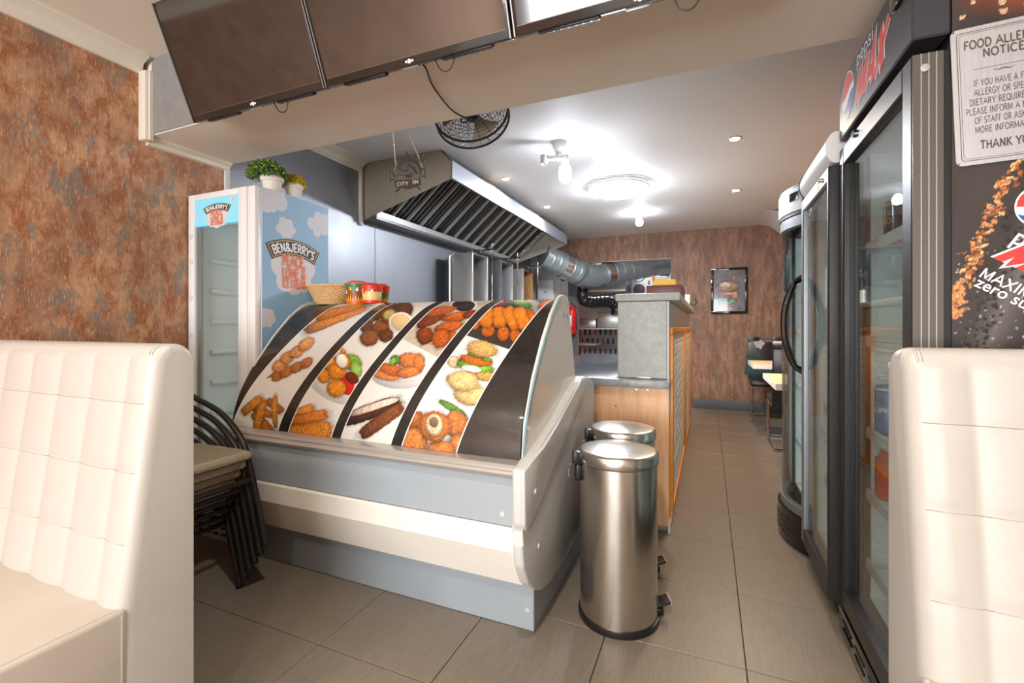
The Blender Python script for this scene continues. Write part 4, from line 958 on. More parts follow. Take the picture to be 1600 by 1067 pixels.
MB().box(-.315, -.24, 3.06, 3.20, 1.397, 1.420, bev=.006).build('housing', P('pale_grey', (196, 200, 204), .4), t); B(-.305, -.25, 3.10, 3.18, 1.4195, 1.4215).build('screen', MATS['black_gloss'], t); B(-.330, -.317, 3.07, 3.19, 1.397, 1.424, bev=.002).build('orange_side', MATS['pot_orange'], t)
t = thing('pen_holder', 'white pen holder with a black hook at the far corner of the bar', 'pen holder', (-.15, 4.3, 1.278))
MB().lathe([(.022, 0), (.022, .10), (.019, .10), (.019, .01), (0, .01)], (-.165, 4.3, 1.278), 18).build('cup', MATS['white_plastic'], t); MB().cyl((-.165, 4.3, 1.29), (-.172, 4.302, 1.45), .006, 8).build('pen', MATS['dark_grey'], t)
MB().tube(bez([(-.146, 4.29, 1.30), (-.11, 4.28, 1.285), (-.095, 4.28, 1.31), (-.105, 4.28, 1.34), (-.125, 4.285, 1.345)], 6), .006, 8).build('hook', MATS['black_plastic'], t)

# ------------------------------------------------------------------ extraction hood
HY0, HY1 = 2.90, 5.86
prof = [(XL + .008, 2.395), (-1.80, 2.398), (-1.71, 2.305), (-1.71, 2.180), (XL + .008, 1.942)]
hood = thing('extraction_hood', 'long stainless steel extraction hood with slanted baffle filters', 'extraction hood', (-2.1, 4.4, 1.942))
MB().prism(prof, 'y', HY0, HY0 + .006).build('end_plate', MATS['hood_steel'], hood, smooth=0)
MB().prism(prof, 'y', HY1 - .006, HY1).build('end_plate', MATS['hood_steel'], hood, smooth=0)
m = MB(); m.prism([(-1.80, 2.398), (-1.71, 2.305), (-1.716, 2.30), (-1.806, 2.392)], 'y', HY0, HY1); m.build('chamfer_plate', MATS['steel_dark'], hood, smooth=0)
B(-1.716, -1.709, HY0, HY1, 2.178, 2.306).build('front_lip', P('hood_lip', (150, 156, 166), .5, .35), hood)
d = Vector((.755, 0, .656)).normalized(); Ld = .575; nrm = Vector((d.z, 0, -d.x))     # steep filter bank, normal pointing down to the aisle
O = Vector((-2.44, 0, 1.992))
def slope(u, y, h=0): return O + d * u + nrm * h + Vector((0, y, 0))
def splate(name, u0, u1, y0, y1, h0, h1, mat, par, bev=0):
    c = slope((u0 + u1) / 2, (y0 + y1) / 2, (h0 + h1) / 2)
    return MB().obox(c, d, (0, 1, 0), nrm, u1 - u0, y1 - y0, h1 - h0, bev=bev, seg=1).build(name, MATS[mat], par, smooth=0)
B(XL + .010, -2.40, HY0 + .006, HY1 - .006, 1.946, 1.985, bev=.004, seg=1).build('grease_channel', MATS['steel_dark'], hood)
B(-2.402, -2.392, HY0 + .006, HY1 - .006, 1.965, 2.012).build('channel_lip', MATS['steel'], hood)
B(-2.06, -1.806, HY0 + .006, HY1 - .006, 2.384, 2.392).build('inner_top', MATS['filter_dark'], hood)
B(-1.730, -1.716, HY0 + .006, HY1 - .006, 2.178, 2.196).build('lip_return', MATS['steel_dark'], hood)
splate('back_plate', 0, Ld, HY0 + .006, HY1 - .006, -.075, -.065, 'steel_dark', hood)
ny = 14; stp = .2055
for i in range(ny):
    y0 = HY0 + .025 + i * stp
    fl = splate('baffle_filter', .0, Ld, y0 + .006, y0 + stp - .006, -.045, -.035, 'filter_dark', hood)
    splate('filter_edge', .0, Ld, y0 + .006, y0 + .014, -.036, -.008, 'filter_light', fl)
    splate('filter_edge', .0, Ld, y0 + .028, y0 + .034, -.036, -.014, 'filter_light', fl)
    splate('baffle', .0, Ld, y0 + .085, y0 + .097, -.035, -.022, 'steel_dark', fl)
    splate('baffle', .0, Ld, y0 + .145, y0 + .157, -.035, -.022, 'steel_dark', fl)
    if i in (0, 4, 8): splate('handle', .03, .07, y0 + .085, y0 + .115, -.026, -.006, 'black_plastic', fl)
# crumpled foil at the far end of the hood
g = random.Random(4); m = MB()
V = m.grid(lambda u, v: slope(.1 + .45 * u, HY1 - .18 + .15 * v, .01 + .02 * g.random()), 12, 6); m.build('foil_scrap', MATS['foil'], hood, smooth=0)

# ------------------------------------------------------------------ worktop along the steel wall and doner grills on it
B(XL + .012, -1.78, 3.1, 6.3, .86, .90, bev=.003).build('back_counter', MATS['steel'])
o = bpy.data.objects['back_counter']; tag(o, 'long stainless steel kitchen counter carrying the grills by the wall', 'counter'); 
m = MB()
for y in (3.15, 4.7, 6.2):
    for x in (XL + .05, -1.85): m.box(x, x + .04, y, y + .04, 0, .86)
m.box(XL + .03, -1.82, 3.12, 6.28, .25, .28); m.build('counter_stand', MATS['steel_dark'], o)
def doner(y0, x0, wd, dp, zt, label, inner='burner', sidem='steel'):
    t = thing('kebab_grill', label, 'kebab grill', (x0 + dp / 2, y0 + wd / 2, .90), 'upright kebab grills under the hood')
    z0 = .90
    B(x0, x0 + dp, y0, y0 + .03, z0, zt, bev=.006).build('side_wall', MATS[sidem], t)
    B(x0, x0 + dp, y0 + wd - .03, y0 + wd, z0, zt, bev=.006).build('side_wall', MATS['steel' if inner == 'burner' else 'rusty'], t)
    B(x0, x0 + .03, y0 + .03, y0 + wd - .03, z0, zt).build('back_wall', MATS['steel_dark'], t)
    B(x0, x0 + dp, y0 + .03, y0 + wd - .03, zt - .02, zt).build('hood_plate', MATS['steel_dark'], t)
    B(x0, x0 + dp + .28, y0 - .02, y0 + wd + .02, z0, z0 + .05, bev=.005).build('drip_tray', MATS['steel'], t)
    for k in range(4):
        z = z0 + .14 + k * .19
        if z + .16 < zt: B(x0 + .03, x0 + .05, y0 + .05, y0 + wd - .05, z, z + .165, bev=.004).build('burner', MATS['burner'], t)
    g = random.Random(int(y0 * 100)); pth = []
    arm = bez([(x0 + .02, y0 + wd * .5, zt + .015), (x0 + dp * .6, y0 + wd * .5, zt + .03), (x0 + dp + .16, y0 + wd * .5, zt + .035)], 12)
    MB().tube(arm, .02, 9, rfun=lambda q: .019 + .007 * math.sin(q * 61) * math.cos(q * 37)).build('foil_arm', MATS['foil'], t, smooth=20)
    MB().tube([(x0 + dp + .13, y0 + wd * .5, z0 + .05), (x0 + dp + .13, y0 + wd * .5, zt + .09)], .006, 8).build('spit', MATS['chrome'], t)
    MB().sphere((x0 + dp + .13, y0 + wd * .5, zt + .095), .012, 10, 6).build('spit_knob', MATS['foil'], t)
    MB().tube([(x0 + .012, y0 - .014, z0 + .05), (x0 + .012, y0 - .014, zt - .05), (x0 + .02, y0 - .012, zt - .02), (x0 + .05, y0 - .008, zt - .008)], .014, 8).build('gas_pipe', MATS['steel'], t)
    return t
doner(4.02, -2.40, .36, .26, 1.835, 'nearest steel kebab grill with open side showing burners')
doner(4.70, -2.40, .36, .26, 1.845, 'middle dark steel kebab grill with foil wrapped arm', sidem='steel_dark')
doner(5.38, -2.40, .36, .26, 1.83, 'furthest kebab grill with heat stained inner wall', inner='rusty')
c = at(855, 452, Y=YB - .02)
t = thing('towel_dispenser', 'white paper towel dispenser on the pale wall beyond the grills', 'dispenser', (c.x, YB - .1, 1.45))
B(c.x - .13, c.x + .13, YB - .115, YB - .013, 1.42, 1.80, bev=.02, seg=3).build('housing', MATS['white_plastic'], t); B(c.x - .02, c.x + .02, YB - .117, YB - .114, 1.61, 1.625).build('badge', MATS['dark_grey'], t); B(c.x - .09, c.x + .09, YB - .1, YB - .03, 1.41, 1.421).build('slot', MATS['black_plastic'], t)

# ------------------------------------------------------------------ ducts
def spiral(pts, r, name, mat, t, n=10, pitch=.06, bands=True):
    path = bez(pts, n); L = [0]
    for a, b in zip(path, path[1:]): L.append(L[-1] + (b - a).length)
    tot = L[-1]; N = max(8, int(tot / .012)); P_ = []
    for i in range(N + 1):
        s_ = tot * i / N; k = max(j for j in range(len(L)) if L[j] <= s_ + 1e-9); k = min(k, len(path) - 2)
        P_.append(path[k].lerp(path[k + 1], (s_ - L[k]) / max(1e-9, L[k + 1] - L[k])))
    o = MB().tube(P_, r, 28, rfun=lambda q: r + (.006 if (q * tot) % pitch < .012 else 0)).build(name, MATS[mat], t, smooth=40)
    return P_
dt = thing('extract_duct', 'wide galvanised spiral duct running from the hood into the back kitchen', 'duct', (-1.6, 6.4, 1.9))
A1, A2, A3 = at(848, 399, Y=5.90), at(905, 427, Y=6.30), at(930, 432, Y=6.62)
spiral([A1, A1.lerp(A2, .5), A2], .165, 'duct_run', 'galv', dt, pitch=.11)
spiral([A2, A2.lerp(A3, .4) + Vector((0, 0, -.015)), A3], .172, 'elbow', 'galv', dt, pitch=.04)
A4 = at(1046, 410, Y=7.5)
spiral([A3, A3.lerp(A4, .5), A4], .162, 'duct_run', 'galv', dt, pitch=.14)
for p, q in ((A1.lerp(A2, .62), A2), (A3.lerp(A4, .16), A4)):
    v = (q - p).normalized() * .05; MB().tube([p - v, p, p + v], .176, 24).build('foil_band', MATS['foil'], dt)
bd = thing('black_duct', 'black flexible duct bending below the galvanised duct', 'duct', (-1.5, 6.9, 1.6))
b0, b1, b2, b3, b4 = at(911, 446, Y=6.60), at(911, 466, Y=6.62), at(922, 472, Y=6.70), at(948, 471, Y=6.95), at(962, 478, Y=7.05); b5 = at(963, 492, Y=7.05)
P('duct_black', (26, 27, 30), .35)
spiral([b0, b1, b2, b3, b4, b5], .082, 'duct_run', 'duct_black', bd, pitch=.07)
MB().tube([b0 + Vector((0, 0, .06)), b0], .06, 18).build('collar', MATS['steel'], bd)
l = bpy.data.lights.new('back_kitchen_lamp', 'POINT'); l.energy = 16; l.shadow_soft_size = .08; l.color = (.94, .97, 1.0)
o = bpy.data.objects.new('back_kitchen_lamp', l); COL.objects.link(o); o.location = (-1.35, 7.55, 2.28)
MB().lathe([(0, 0), (.05, 0), (.046, -.02), (.025, -.035), (.03, -.06), (.02, -.08), (0, -.085)], (-1.35, 7.55, ZC), 18).build('lamp_fitting', MATS['white_plastic'], ceiling_kitchen)
# equipment in the back kitchen
t = thing('canopy', 'grey steel canopy hanging in the back kitchen', 'canopy', (-.9, 7.9, 1.6))
c = at(955, 440, Y=7.7)
MB().prism([(c.x - .42, c.z - .24), (c.x + .26, c.z - .17), (c.x + .26, c.z + .22), (c.x - .30, c.z + .22)], 'y', 7.6, 8.15).build('canopy_shell', MATS['steel_dark'], t, smooth=0)
B(c.x - .40, c.x + .25, 7.59, 7.60, c.z - .17, c.z - .14).build('canopy_lip', MATS['steel'], t)
for (xa, xb, ya, yb_, lab) in ((905, 931, 499, 511.6, 'lower steel box on the back kitchen rack'), (933, 967, 488, 511.6, 'taller steel box on the back kitchen rack')):
    p, q = at(xa, yb_, Y=7.3), at(xb, ya, Y=7.3); t = thing('steel_box', lab, 'steel box', ((p.x + q.x) / 2, 7.4, p.z), 'steel boxes in the back kitchen')
    B(p.x, q.x, 7.3, 7.6, p.z, q.z, bev=.006).build('box_body', MATS['steel'], t); B(p.x - .004, q.x + .004, 7.295, 7.605, q.z, q.z + .012, bev=.003).build('box_lid', MATS['steel_dark'], t)
p, q = at(897, 512, Y=7.3), at(968, 514.5, Y=7.3)
t = thing('steel_rack', 'steel rack carrying the boxes in the back kitchen', 'rack', (p.x, 7.4, 0))
B(p.x, q.x, 7.25, 7.62, p.z - .025, p.z - .003).build('shelf', MATS['steel'], t)
p2 = at(905, 536, Y=7.3); B(p.x, q.x - .35, 7.15, 7.62, p2.z - .03, p2.z).build('shelf', MATS['steel'], t)
for x in (p.x, q.x - .03):
    for y in (7.27, 7.59): B(x, x + .025, y, y + .025, 0, p.z - .02).build('post', MATS['steel_dark'], t)
c = Vector((-1.845, 6.56, 0))
t = thing('fire_extinguisher', 'red fire extinguisher on the wall beside the back kitchen opening', 'fire extinguisher', (c.x, 6.56, .98))
MB().lathe([(0, 0), (.06, .01), (.072, .03), (.072, .34), (.06, .38), (.03, .405), (.022, .42), (.022, .44), (0, .44)], (c.x, 6.56, .98), 24).build('cylinder', MATS['red_paint'], t)
B(c.x - .02, c.x + .02, 6.475, 6.489, 1.10, 1.26, bev=.002).build('label', MATS['white_print'], t); MB().tube([(c.x, 6.56, 1.42), (c.x - .02, 6.53, 1.46), (c.x - .08, 6.53, 1.45)], .010, 6).build('lever', MATS['black_plastic'], t)
MB().tube(bez([(c.x + .02, 6.55, 1.41), (c.x + .08, 6.54, 1.36), (c.x + .088, 6.53, 1.2), (c.x + .082, 6.53, 1.05)], 5), .009, 6).build('hose', MATS['black_plastic'], t)
B(c.x - .05, c.x + .05, 6.63, YB - .013, 1.0, 1.3).build('bracket', MATS['red_paint'], t)
# ------------------------------------------------------------------ drinks fridges along the right
P('door_profile', (92, 88, 82), .4, .3); P('can_dark', (38, 40, 52), .3, .4); P('can_gold', (216, 178, 92), .35, .5); P('can_blue', (70, 120, 180), .3, .2); P('label_orange', (226, 96, 40), .4)
def wire_shelf(x0, x1, y0, y1, z, t, n=10):
    m = MB()
    for i in range(n): y = y0 + (y1 - y0) * i / (n - 1); m.box(x0, x1, y - .002, y + .002, z - .003, z + .001)
    m.box(x0, x0 + .006, y0, y1, z - .008, z + .002); m.box(x1 - .006, x1, y0, y1, z - .008, z + .002); m.box((x0 + x1) / 2, (x0 + x1) / 2 + .006, y0, y1, z - .008, z - .003)
    s = m.build('shelf', MATS['white_enamel'], t)
    B(x0 - .008, x0 - .001, y0, y1, z - .02, z + .018, bev=.001, seg=1).build('price_rail', MATS['white_plastic'], s)
def cabinet(x0, x1, y0, y1, z0, z1, t, mat, w=.035):
    m = MB(); m.box(x0, x1, y0, y0 + w, z0, z1, bev=.003, seg=1); m.box(x0, x1, y1 - w, y1, z0, z1, bev=.003, seg=1); m.box(x1 - w, x1, y0 + w, y1 - w, z0, z1); m.box(x0, x1 - w, y0 + w, y1 - w, z1 - .04, z1); m.box(x0, x1 - w, y0 + w, y1 - w, z0, z0 + .05)
    m.build('cabinet', MATS[mat], t)
    m = MB(); e = .002
    m.box(x0 + .01, x1 - w - e, y0 + w, y0 + w + e, z0 + .05, z1 - .04); m.box(x0 + .01, x1 - w - e, y1 - w - e, y1 - w, z0 + .05, z1 - .04); m.box(x1 - w - e, x1 - w, y0 + w, y1 - w, z0 + .05, z1 - .04); m.box(x0 + .01, x1 - w, y0 + w, y1 - w, z0 + .05, z0 + .052)
    m.build('liner', MATS['liner'], t)
    for z in np.arange(z0 + .22, z1 - .1, .085):
        B(x0 + .03, x1 - w - .02, y1 - w - .010, y1 - w - e, z, z + .012, bev=.003, seg=1).build('shelf_ledge', MATS['liner'], t)

G1X, G1Y0, G1Y1 = .44, 1.362, 2.005
f1 = thing('drinks_fridge', 'tall black drinks fridge with red lettered header nearest the camera', 'fridge', (.8, 1.68, 0), 'glass door fridges along the right wall')
cabinet(G1X + .072, 1.10, G1Y0, G1Y1, .10, 1.74, f1, 'fridge_black')
B(G1X + .075, 1.10, G1Y0 + .002, G1Y1 - .002, 1.742, 1.975, bev=.003, seg=1).build('top_box', MATS['fridge_black'], f1)
hd1 = B(G1X, G1X + .072, G1Y0 - .002, G1Y1, 1.772, 1.978, bev=.004, seg=1).build('header', MATS['header_dark'], f1)
gr = B(G1X + .02, 1.09, G1Y0 + .01, G1Y1 - .01, .0, .098).build('base', MATS['black_plastic'], f1)
B(G1X - .004, G1X + .02, G1Y0 + .005, G1Y1 - .005, .006, .094, bev=.006).build('kick_grille', MATS['black_gloss'], f1)
for i in range(4):
    for z in (.035, .062): B(G1X - .007, G1X - .003, G1Y0 + .06 + i * .14, G1Y0 + .16 + i * .14, z, z + .010, bev=.003, seg=1).build('grille_slot', MATS['black_plastic'], gr)
m = MB(); m.box(G1X, G1X + .06, G1Y0, G1Y0 + .058, .105, 1.738, bev=.004, seg=1); m.box(G1X, G1X + .06, G1Y1 - .05, G1Y1, .105, 1.738, bev=.004, seg=1); m.box(G1X, G1X + .06, G1Y0 + .058, G1Y1 - .05, 1.675, 1.738, bev=.003, seg=1); m.box(G1X, G1X + .06, G1Y0 + .058, G1Y1 - .05, .105, .17, bev=.003, seg=1)
dr1 = m.build('door', MATS['fridge_black'], f1)
B(.4415, .498, G1Y0 - .0022, G1Y0 - .0002, .11, 1.735).build('edge_profile', MATS['door_profile'], dr1)
for x in (.456, .470, .484): B(x, x + .0016, G1Y0 - .0042, G1Y0 - .0021, .11, 1.735).build('profile_rib', MATS['alu'], dr1)
B(.500, .512, G1Y0 + .002, G1Y0 + .03, .11, 1.735).build('gasket', MATS['black_plastic'], dr1)
B(G1X + .018, G1X + .024, G1Y0 + .058, G1Y1 - .05, .17, 1.675).build('glass_pane', MATS['door_glass'], dr1)
MB().lathe([(.009, 0), (.009, .004), (0, .005)], (.463, G1Y0 - .003, 1.70), 14, Matrix.Rotation(R(90), 4, 'X')).build('screw', MATS['alu'], dr1)
MB().lathe([(.012, 0), (.012, .008), (.008, .012), (0, .012)], (G1X, 1.80, 1.752 - .03), 14, Matrix.Rotation(R(-90), 4, 'Y')).build('lock', MATS['chrome'], dr1)
B(G1X - .012, G1X, 1.40, 1.47, 1.90, 1.955, bev=.008).build('hinge_cover', MATS['black_gloss'], hd1)
B(G1X + .082, G1X + .10, G1Y1 - .046, G1Y1 - .038, .2, 1.66).build('led_channel', MATS['white_plastic'], f1)
MB().tube([(G1X + .085, G1Y0 + .048, .2), (G1X + .085, G1Y0 + .048, 1.66)], .008, 10).build('hidden_light_tube', MATS['inner_light'], f1)  # added out of sight in the near corner to light the interior
for z in (.28, .52, .735, 1.05, 1.37): wire_shelf(G1X + .074, 1.04, G1Y0 + .05, G1Y1 - .05, z, f1, 14)
# print on the header: roundel, small word, big red word (viewed from the aisle, right = -Y)
def hfn(l): return lambda a, b: (G1X - .0006 * l, G1Y1 - .045 - a, 1.79 + b)
gc, gr_ = (.064, .098), .068
decal('roundel', [disc(*gc, gr_ * 1.06, gr_ * 1.18, 40)], hfn(1), MATS['white_print'], hd1, (-1, 0, 0))
def halfdisc(top):
    n = 30; ps = []
    for i in range(n):
        x0_, x1_ = -1 + 2 * i / n, -1 + 2 * (i + 1) / n
        wv = lambda x: (.16 * math.sin(x * 2.2) + .18) if top else (.26 * math.sin(x * 2.4 - .3) - .22)
        e = lambda x: math.sqrt(max(0, 1 - x * x))
        ya = [max(-e(x), min(e(x), wv(x))) for x in (x0_, x1_)]; yb_ = [e(x) if top else -e(x) for x in (x0_, x1_)]
        if abs(yb_[0] - ya[0]) + abs(yb_[1] - ya[1]) > 1e-4:
            ps.append([(gc[0] + x0_ * gr_, gc[1] + ya[0] * gr_ * 1.1), (gc[0] + x1_ * gr_, gc[1] + ya[1] * gr_ * 1.1), (gc[0] + x1_ * gr_, gc[1] + yb_[1] * gr_ * 1.1), (gc[0] + x0_ * gr_, gc[1] + yb_[0] * gr_ * 1.1)])
    return ps
decal('roundel_red', halfdisc(True), hfn(2), MATS['pepsi_red'], hd1, (-1, 0, 0)); decal('roundel_blue', halfdisc(False), hfn(2), MATS['pepsi_blue'], hd1)
tp, tw = bfont('pepsi', .068, .0); decal('lettering', place2d([[(a * .16 / tw, b) for a, b in p] for p in tp], .165, .142), hfn(1), MATS['white_print'], hd1, (-1, 0, 0))
def heavy_max(W_, H_, grow=0.0):
    """slanted heavy M A X as polygons"""
    p, w_ = text2d('MAX', 1.0, .30 + grow, 0, 0, .16, .92)
    return [[((a / w_ + .22 * b) * W_, b * H_) for a, b in q] for q in p]
decal('lettering', place2d(heavy_max(.25, .105, .14), .152, .024), hfn(1), MATS['white_print'], hd1, (-1, 0, 0))
decal('lettering', place2d(heavy_max(.25, .105), .152, .024), hfn(2), MATS['pepsi_red'], hd1, (-1, 0, 0))
# printed side: dark with copper bubbles and drops
vcol_mat('side_print', .3, .05, 500, .2)
SX0, SX1, SZ0, SZ1 = G1X + .073, 1.099, .11, 1.735
nu, nv = 240, 620
a = np.linspace(SX0, SX1, nu)[:, None] + np.zeros((1, nv)); b = np.linspace(SZ0, 1.973, nv)[None, :] + np.zeros((nu, 1))
g = np.random.default_rng(3); n2 = blur(g.random(a.shape), 9)
col = np.array([58, 54, 52]) * (.8 + .4 * n2)[..., None]
def seg_d(px_, pz_, qx, qz): 
    dx, dz = qx - px_, qz - pz_; t_ = np.clip(((a - px_) * dx + (b - pz_) * dz) / (dx * dx + dz * dz), 0, 1); return np.hypot(a - px_ - dx * t_, b - pz_ - dz * t_)
k = np.clip(1 - seg_d(.55, .98, .72, 1.50) / .045, 0, 1); col += (k * 46)[..., None]
k = np.clip(1 - np.hypot((a - .66) / .16, (b - 1.86) / .09), 0, 1); col = col * (1 - k[..., None]) + np.array([206, 82, 38]) * k[..., None] * (.8 + .5 * n2)[..., None]
def bub(x, z, r, c, rim=.45):
    q = np.hypot(a - x, b - z) / r; mk = q < 1
    col[mk] = np.array(c) * (.55 + .75 * np.clip(np.abs(q[mk] - .55) * 2, 0, 1))[:, None] if rim else np.array(c)
gr2 = random.Random(12)
for i in range(210):
    s_ = gr2.random(); w_ = gr2.gauss(0, .024); x = .515 + s_ * .10 + w_ * .7; z = 1.16 + s_ * .30 + w_ - .01
    bub(x, z, gr2.uniform(.0018, .0056), gr2.choice([(222, 150, 96), (198, 118, 66), (240, 184, 130), (160, 92, 52)]))
for i in range(60): bub(.513 + abs(gr2.gauss(0, .012)), gr2.uniform(1.12, 1.2), gr2.uniform(.002, .005), (216, 146, 92)); bub(.513 + abs(gr2.gauss(0, .016)), gr2.uniform(.98, 1.05), gr2.uniform(.0025, .005), (206, 136, 84))
for i in range(60): bub(gr2.uniform(.53, .8), gr2.uniform(1.78, 1.95), gr2.uniform(.002, .007), (236, 196, 160))
for i in range(520):
    x, z = gr2.uniform(.515, .80), gr2.uniform(.7, 1.3); bub(x, z, gr2.uniform(.001, .0022), gr2.choice([(150, 148, 148), (112, 110, 110), (190, 188, 188)]), 0)
for i in range(160):
    s_ = gr2.random(); x = .535 + s_ * .12 + gr2.gauss(0, .012); z = 1.02 + s_ * .40 + gr2.gauss(0, .02); bub(x, z, gr2.uniform(.002, .0045), (40, 38, 38)); 
V = np.stack([a, np.full_like(a, G1Y0 - .0015), b], -1)
sp1 = print_mesh('side_graphic', V, np.clip(col, 0, 255), nu, nv, MATS['side_print'], f1); sp1['label'] = 'dark printed side with copper bubbles and red lettering'
def sfn(l): return lambda aa, bb: (aa, G1Y0 - .0015 - .0007 * l, bb)
gq = at(1622, 322, Y=G1Y0); gR = abs(gq.x - at(1584, 322, Y=G1Y0).x)
decal('roundel', [disc(gq.x, gq.z, gR, gR * 1.15, 44)], sfn(1), MATS['white_print'], sp1)
gc, gr_ = (gq.x, gq.z), gR * .93
decal('roundel_red', halfdisc(True), sfn(2), MATS['pepsi_red'], sp1); decal('roundel_blue', halfdisc(False), sfn(2), MATS['pepsi_blue'], sp1)
ang = R(-33)
def sidetext(polys, px_, py_, mat, l):
    q = at(px_, py_, Y=G1Y0); decal('lettering', place2d(polys, q.x, q.z, ang), sfn(l), MATS[mat], sp1, (0, -1, 0))
tp, _ = bfont('pepsi', .052, .006); sidetext(tp, 1576, 378, 'white_print', 1)
hm = [[(x_ * .17, y_ * .060) for x_, y_ in p] for p in [[(u, v) for u, v in q] for q in heavy_max(1, 1, .16)]]; sidetext(hm, 1553, 404, 'white_print', 1)
hm = [[(x_ * .17, y_ * .060) for x_, y_ in p] for p in heavy_max(1, 1)]; sidetext(hm, 1553, 404, 'pepsi_red', 2)
tp, _ = text2d('MAXIMUM TASTE', .0225, .16, 0, 0, .14); sidetext(tp, 1528, 432, 'white_print', 1)
tp, _ = bfont('zero sugar', .034, .012); sidetext(tp, 1520, 446, 'white_print', 1)
# metal allergy notice fixed to the fridge side
NP = thing('allergy_notice', 'brushed metal food allergy notice plate on the fridge side', 'notice', (.602, G1Y0 - .004, 1.62))
tilt = R(2.0); NC = Vector((.602, 0, 1.620)); NY = G1Y0 - .003
def nfn(l): return lambda aa, bb: (NC.x + aa * math.cos(tilt) - bb * math.sin(tilt), NY - .0022 - .0005 * l, NC.z + aa * math.sin(tilt) + bb * math.cos(tilt))
hw_, hh_ = .0885, .155
def rrect(w_, h_, r_, n=6):
    pts = []
    for cx_, cy_, a0 in ((w_ - r_, h_ - r_, 0), (-w_ + r_, h_ - r_, 90), (-w_ + r_, -h_ + r_, 180), (w_ - r_, -h_ + r_, 270)):
        pts += [(cx_ + r_ * math.cos(R(a0 + 90 * i / n)), cy_ + r_ * math.sin(R(a0 + 90 * i / n))) for i in range(n + 1)]
    return pts
m = MB(); pts = [nfn(0)(*p) for p in rrect(hw_, hh_, .012)]
A_ = [m.bm.verts.new(p) for p in pts]; B_ = [m.bm.verts.new((p[0], NY, p[2])) for p in pts]; m.bm.faces.new(A_); m.bm.faces.new(B_[::-1])
for i in range(len(pts)): m.bm.faces.new((A_[i], B_[i], B_[(i + 1) % len(pts)], A_[(i + 1) % len(pts)]))
pl = m.build('plate', MATS['brushed_plate'], NP)
for ww, hh, wd in ((hw_ - .010, hh_ - .010, .0012), (hw_ - .014, hh_ - .014, .0007)):
    rp = rrect(ww, hh, .008); decal('border_line', stroke_quads(rp + [rp[0]], wd), nfn(1), MATS['notice_print'], pl, (0, -1, 0))
for sx_ in (-1, 1):
    for sz_ in (-1, 1): decal('fixing_hole', [disc(sx_ * (hw_ - .005), sz_ * (hh_ - .005), .0017, n=10)], nfn(1), MATS['black_print'], pl)
for tx, ybase, hh, start, bold in (('FOOD ALLERGY', .106, .0180, -.066, .19), ('NOTICE', .083, .0175, -.034, .19), ('IF YOU HAVE A FOOD', .020, .0135, -.052, .135), ('ALLERGY OR SPECIAL', -.001, .0135, -.052, .135), ('DIETARY REQUIREMENT', -.022, .0135, -.060, .135), ('PLEASE INFORM A MEMBER', -.043, .0135, -.067, .135), ('OF STAFF OR ASK FOR', -.064, .0135, -.053, .135), ('MORE INFORMATION', -.085, .0135, -.053, .135), ('THANK YOU', -.122, .0180, -.045, .21)):
    p, w_ = text2d(tx, hh, bold, .13, .05, .16); kk = -2 * start / w_
    decal('lettering', place2d([[(x_ * kk, y_) for x_, y_ in q] for q in p], start, ybase), nfn(1), MATS['notice_print'], pl, (0, -1, 0))
fl = [[(-.052, .0580), (.052, .0580), (.052, .0588), (-.052, .0588)]]
for k in range(-3, 4): fl += stroke_quads([(0, .052), (k * .004, .049 - .0005 * abs(k)), (k * .0062, .053)], .0008)
decal('flourish', fl, nfn(1), MATS['notice_print'], pl, (0, -1, 0))
# drinks inside
def can(x, y, z, r, h, mat, lab, band=None):
    t = thing('drink_can', lab, 'drink can', (x, y, z), 'drinks in the black fridge')
    MB().lathe([(0, 0), (r * .8, 0), (r, .008), (r, h - .010), (r * .86, h), (r * .80, h - .003), (0, h - .003)], (x, y, z), 24).build('can_body', MATS[mat], t)
    if band: 
        MB().lathe([(r + .0006, h - .016), (r + .0006, h - .009)], (x, y, z), 24).build('rim_band', MATS[band], t)
    return t
cx_ = Vector((.550, 1.82, 1.373))
cn = can(.550, cx_.y, 1.373, .033, .125, 'can_dark', 'dark soda can with gold lettering on an upper fridge shelf', 'can_gold')
for tx, dz in (('LEMON', .075), ('SODA', .052)):
    p, w_ = text2d(tx, .017, .2, 0, 0, .14); decal('lettering', [[(x_ - w_ / 2, y_ + dz) for x_, y_ in q] for q in p], lambda aa, bb: (.550 + .0336 * math.cos(R(235) + aa / .0336), cx_.y + .0336 * math.sin(R(235) + aa / .0336), 1.373 + bb), MATS['can_gold'], cn, (-.57, -.82, 0))
can(.550, cx_.y - .075, 1.373, .033, .125, 'can_dark', 'dark soda can at the near end of the upper fridge shelf', 'can_gold')
cb_ = Vector((.550, 1.905, .738)); cb2 = can(.550, cb_.y, .738, .033, .165, 'can_blue', 'tall pale blue drink can on a middle fridge shelf', 'white_print')
p, w_ = text2d('TROPICAL', .016, .2, 0, 0, .12); decal('lettering', [[(x_ - w_ / 2, y_ + .075) for x_, y_ in q] for q in p], lambda aa, bb: (.550 + .0336 * math.cos(R(235) + aa / .0336), cb_.y + .0336 * math.sin(R(235) + aa / .0336), .738 + bb), MATS['white_print'], cb2, (-.57, -.82, 0))
t = thing('drink_bottle', 'orange juice bottle standing on a low fridge shelf', 'bottle', (.550, 1.905, .523), 'drinks in the black fridge')
MB().lathe([(0, 0), (.030, 0), (.032, .01), (.032, .135), (.028, .13), (.014, .165), (.013, .185), (0, .185)], (.550, 1.905, .523), 20).build('bottle_body', MATS['label_orange'], t); MB().lathe([(.015, .185), (.015, .205), (0, .205)], (.550, 1.905, .523), 16).build('cap', MATS['pot_yellow'], t); MB().lathe([(.0326, .02), (.0326, .075)], (.550, 1.905, .523), 20).build('label', MATS['pot_red'], t)

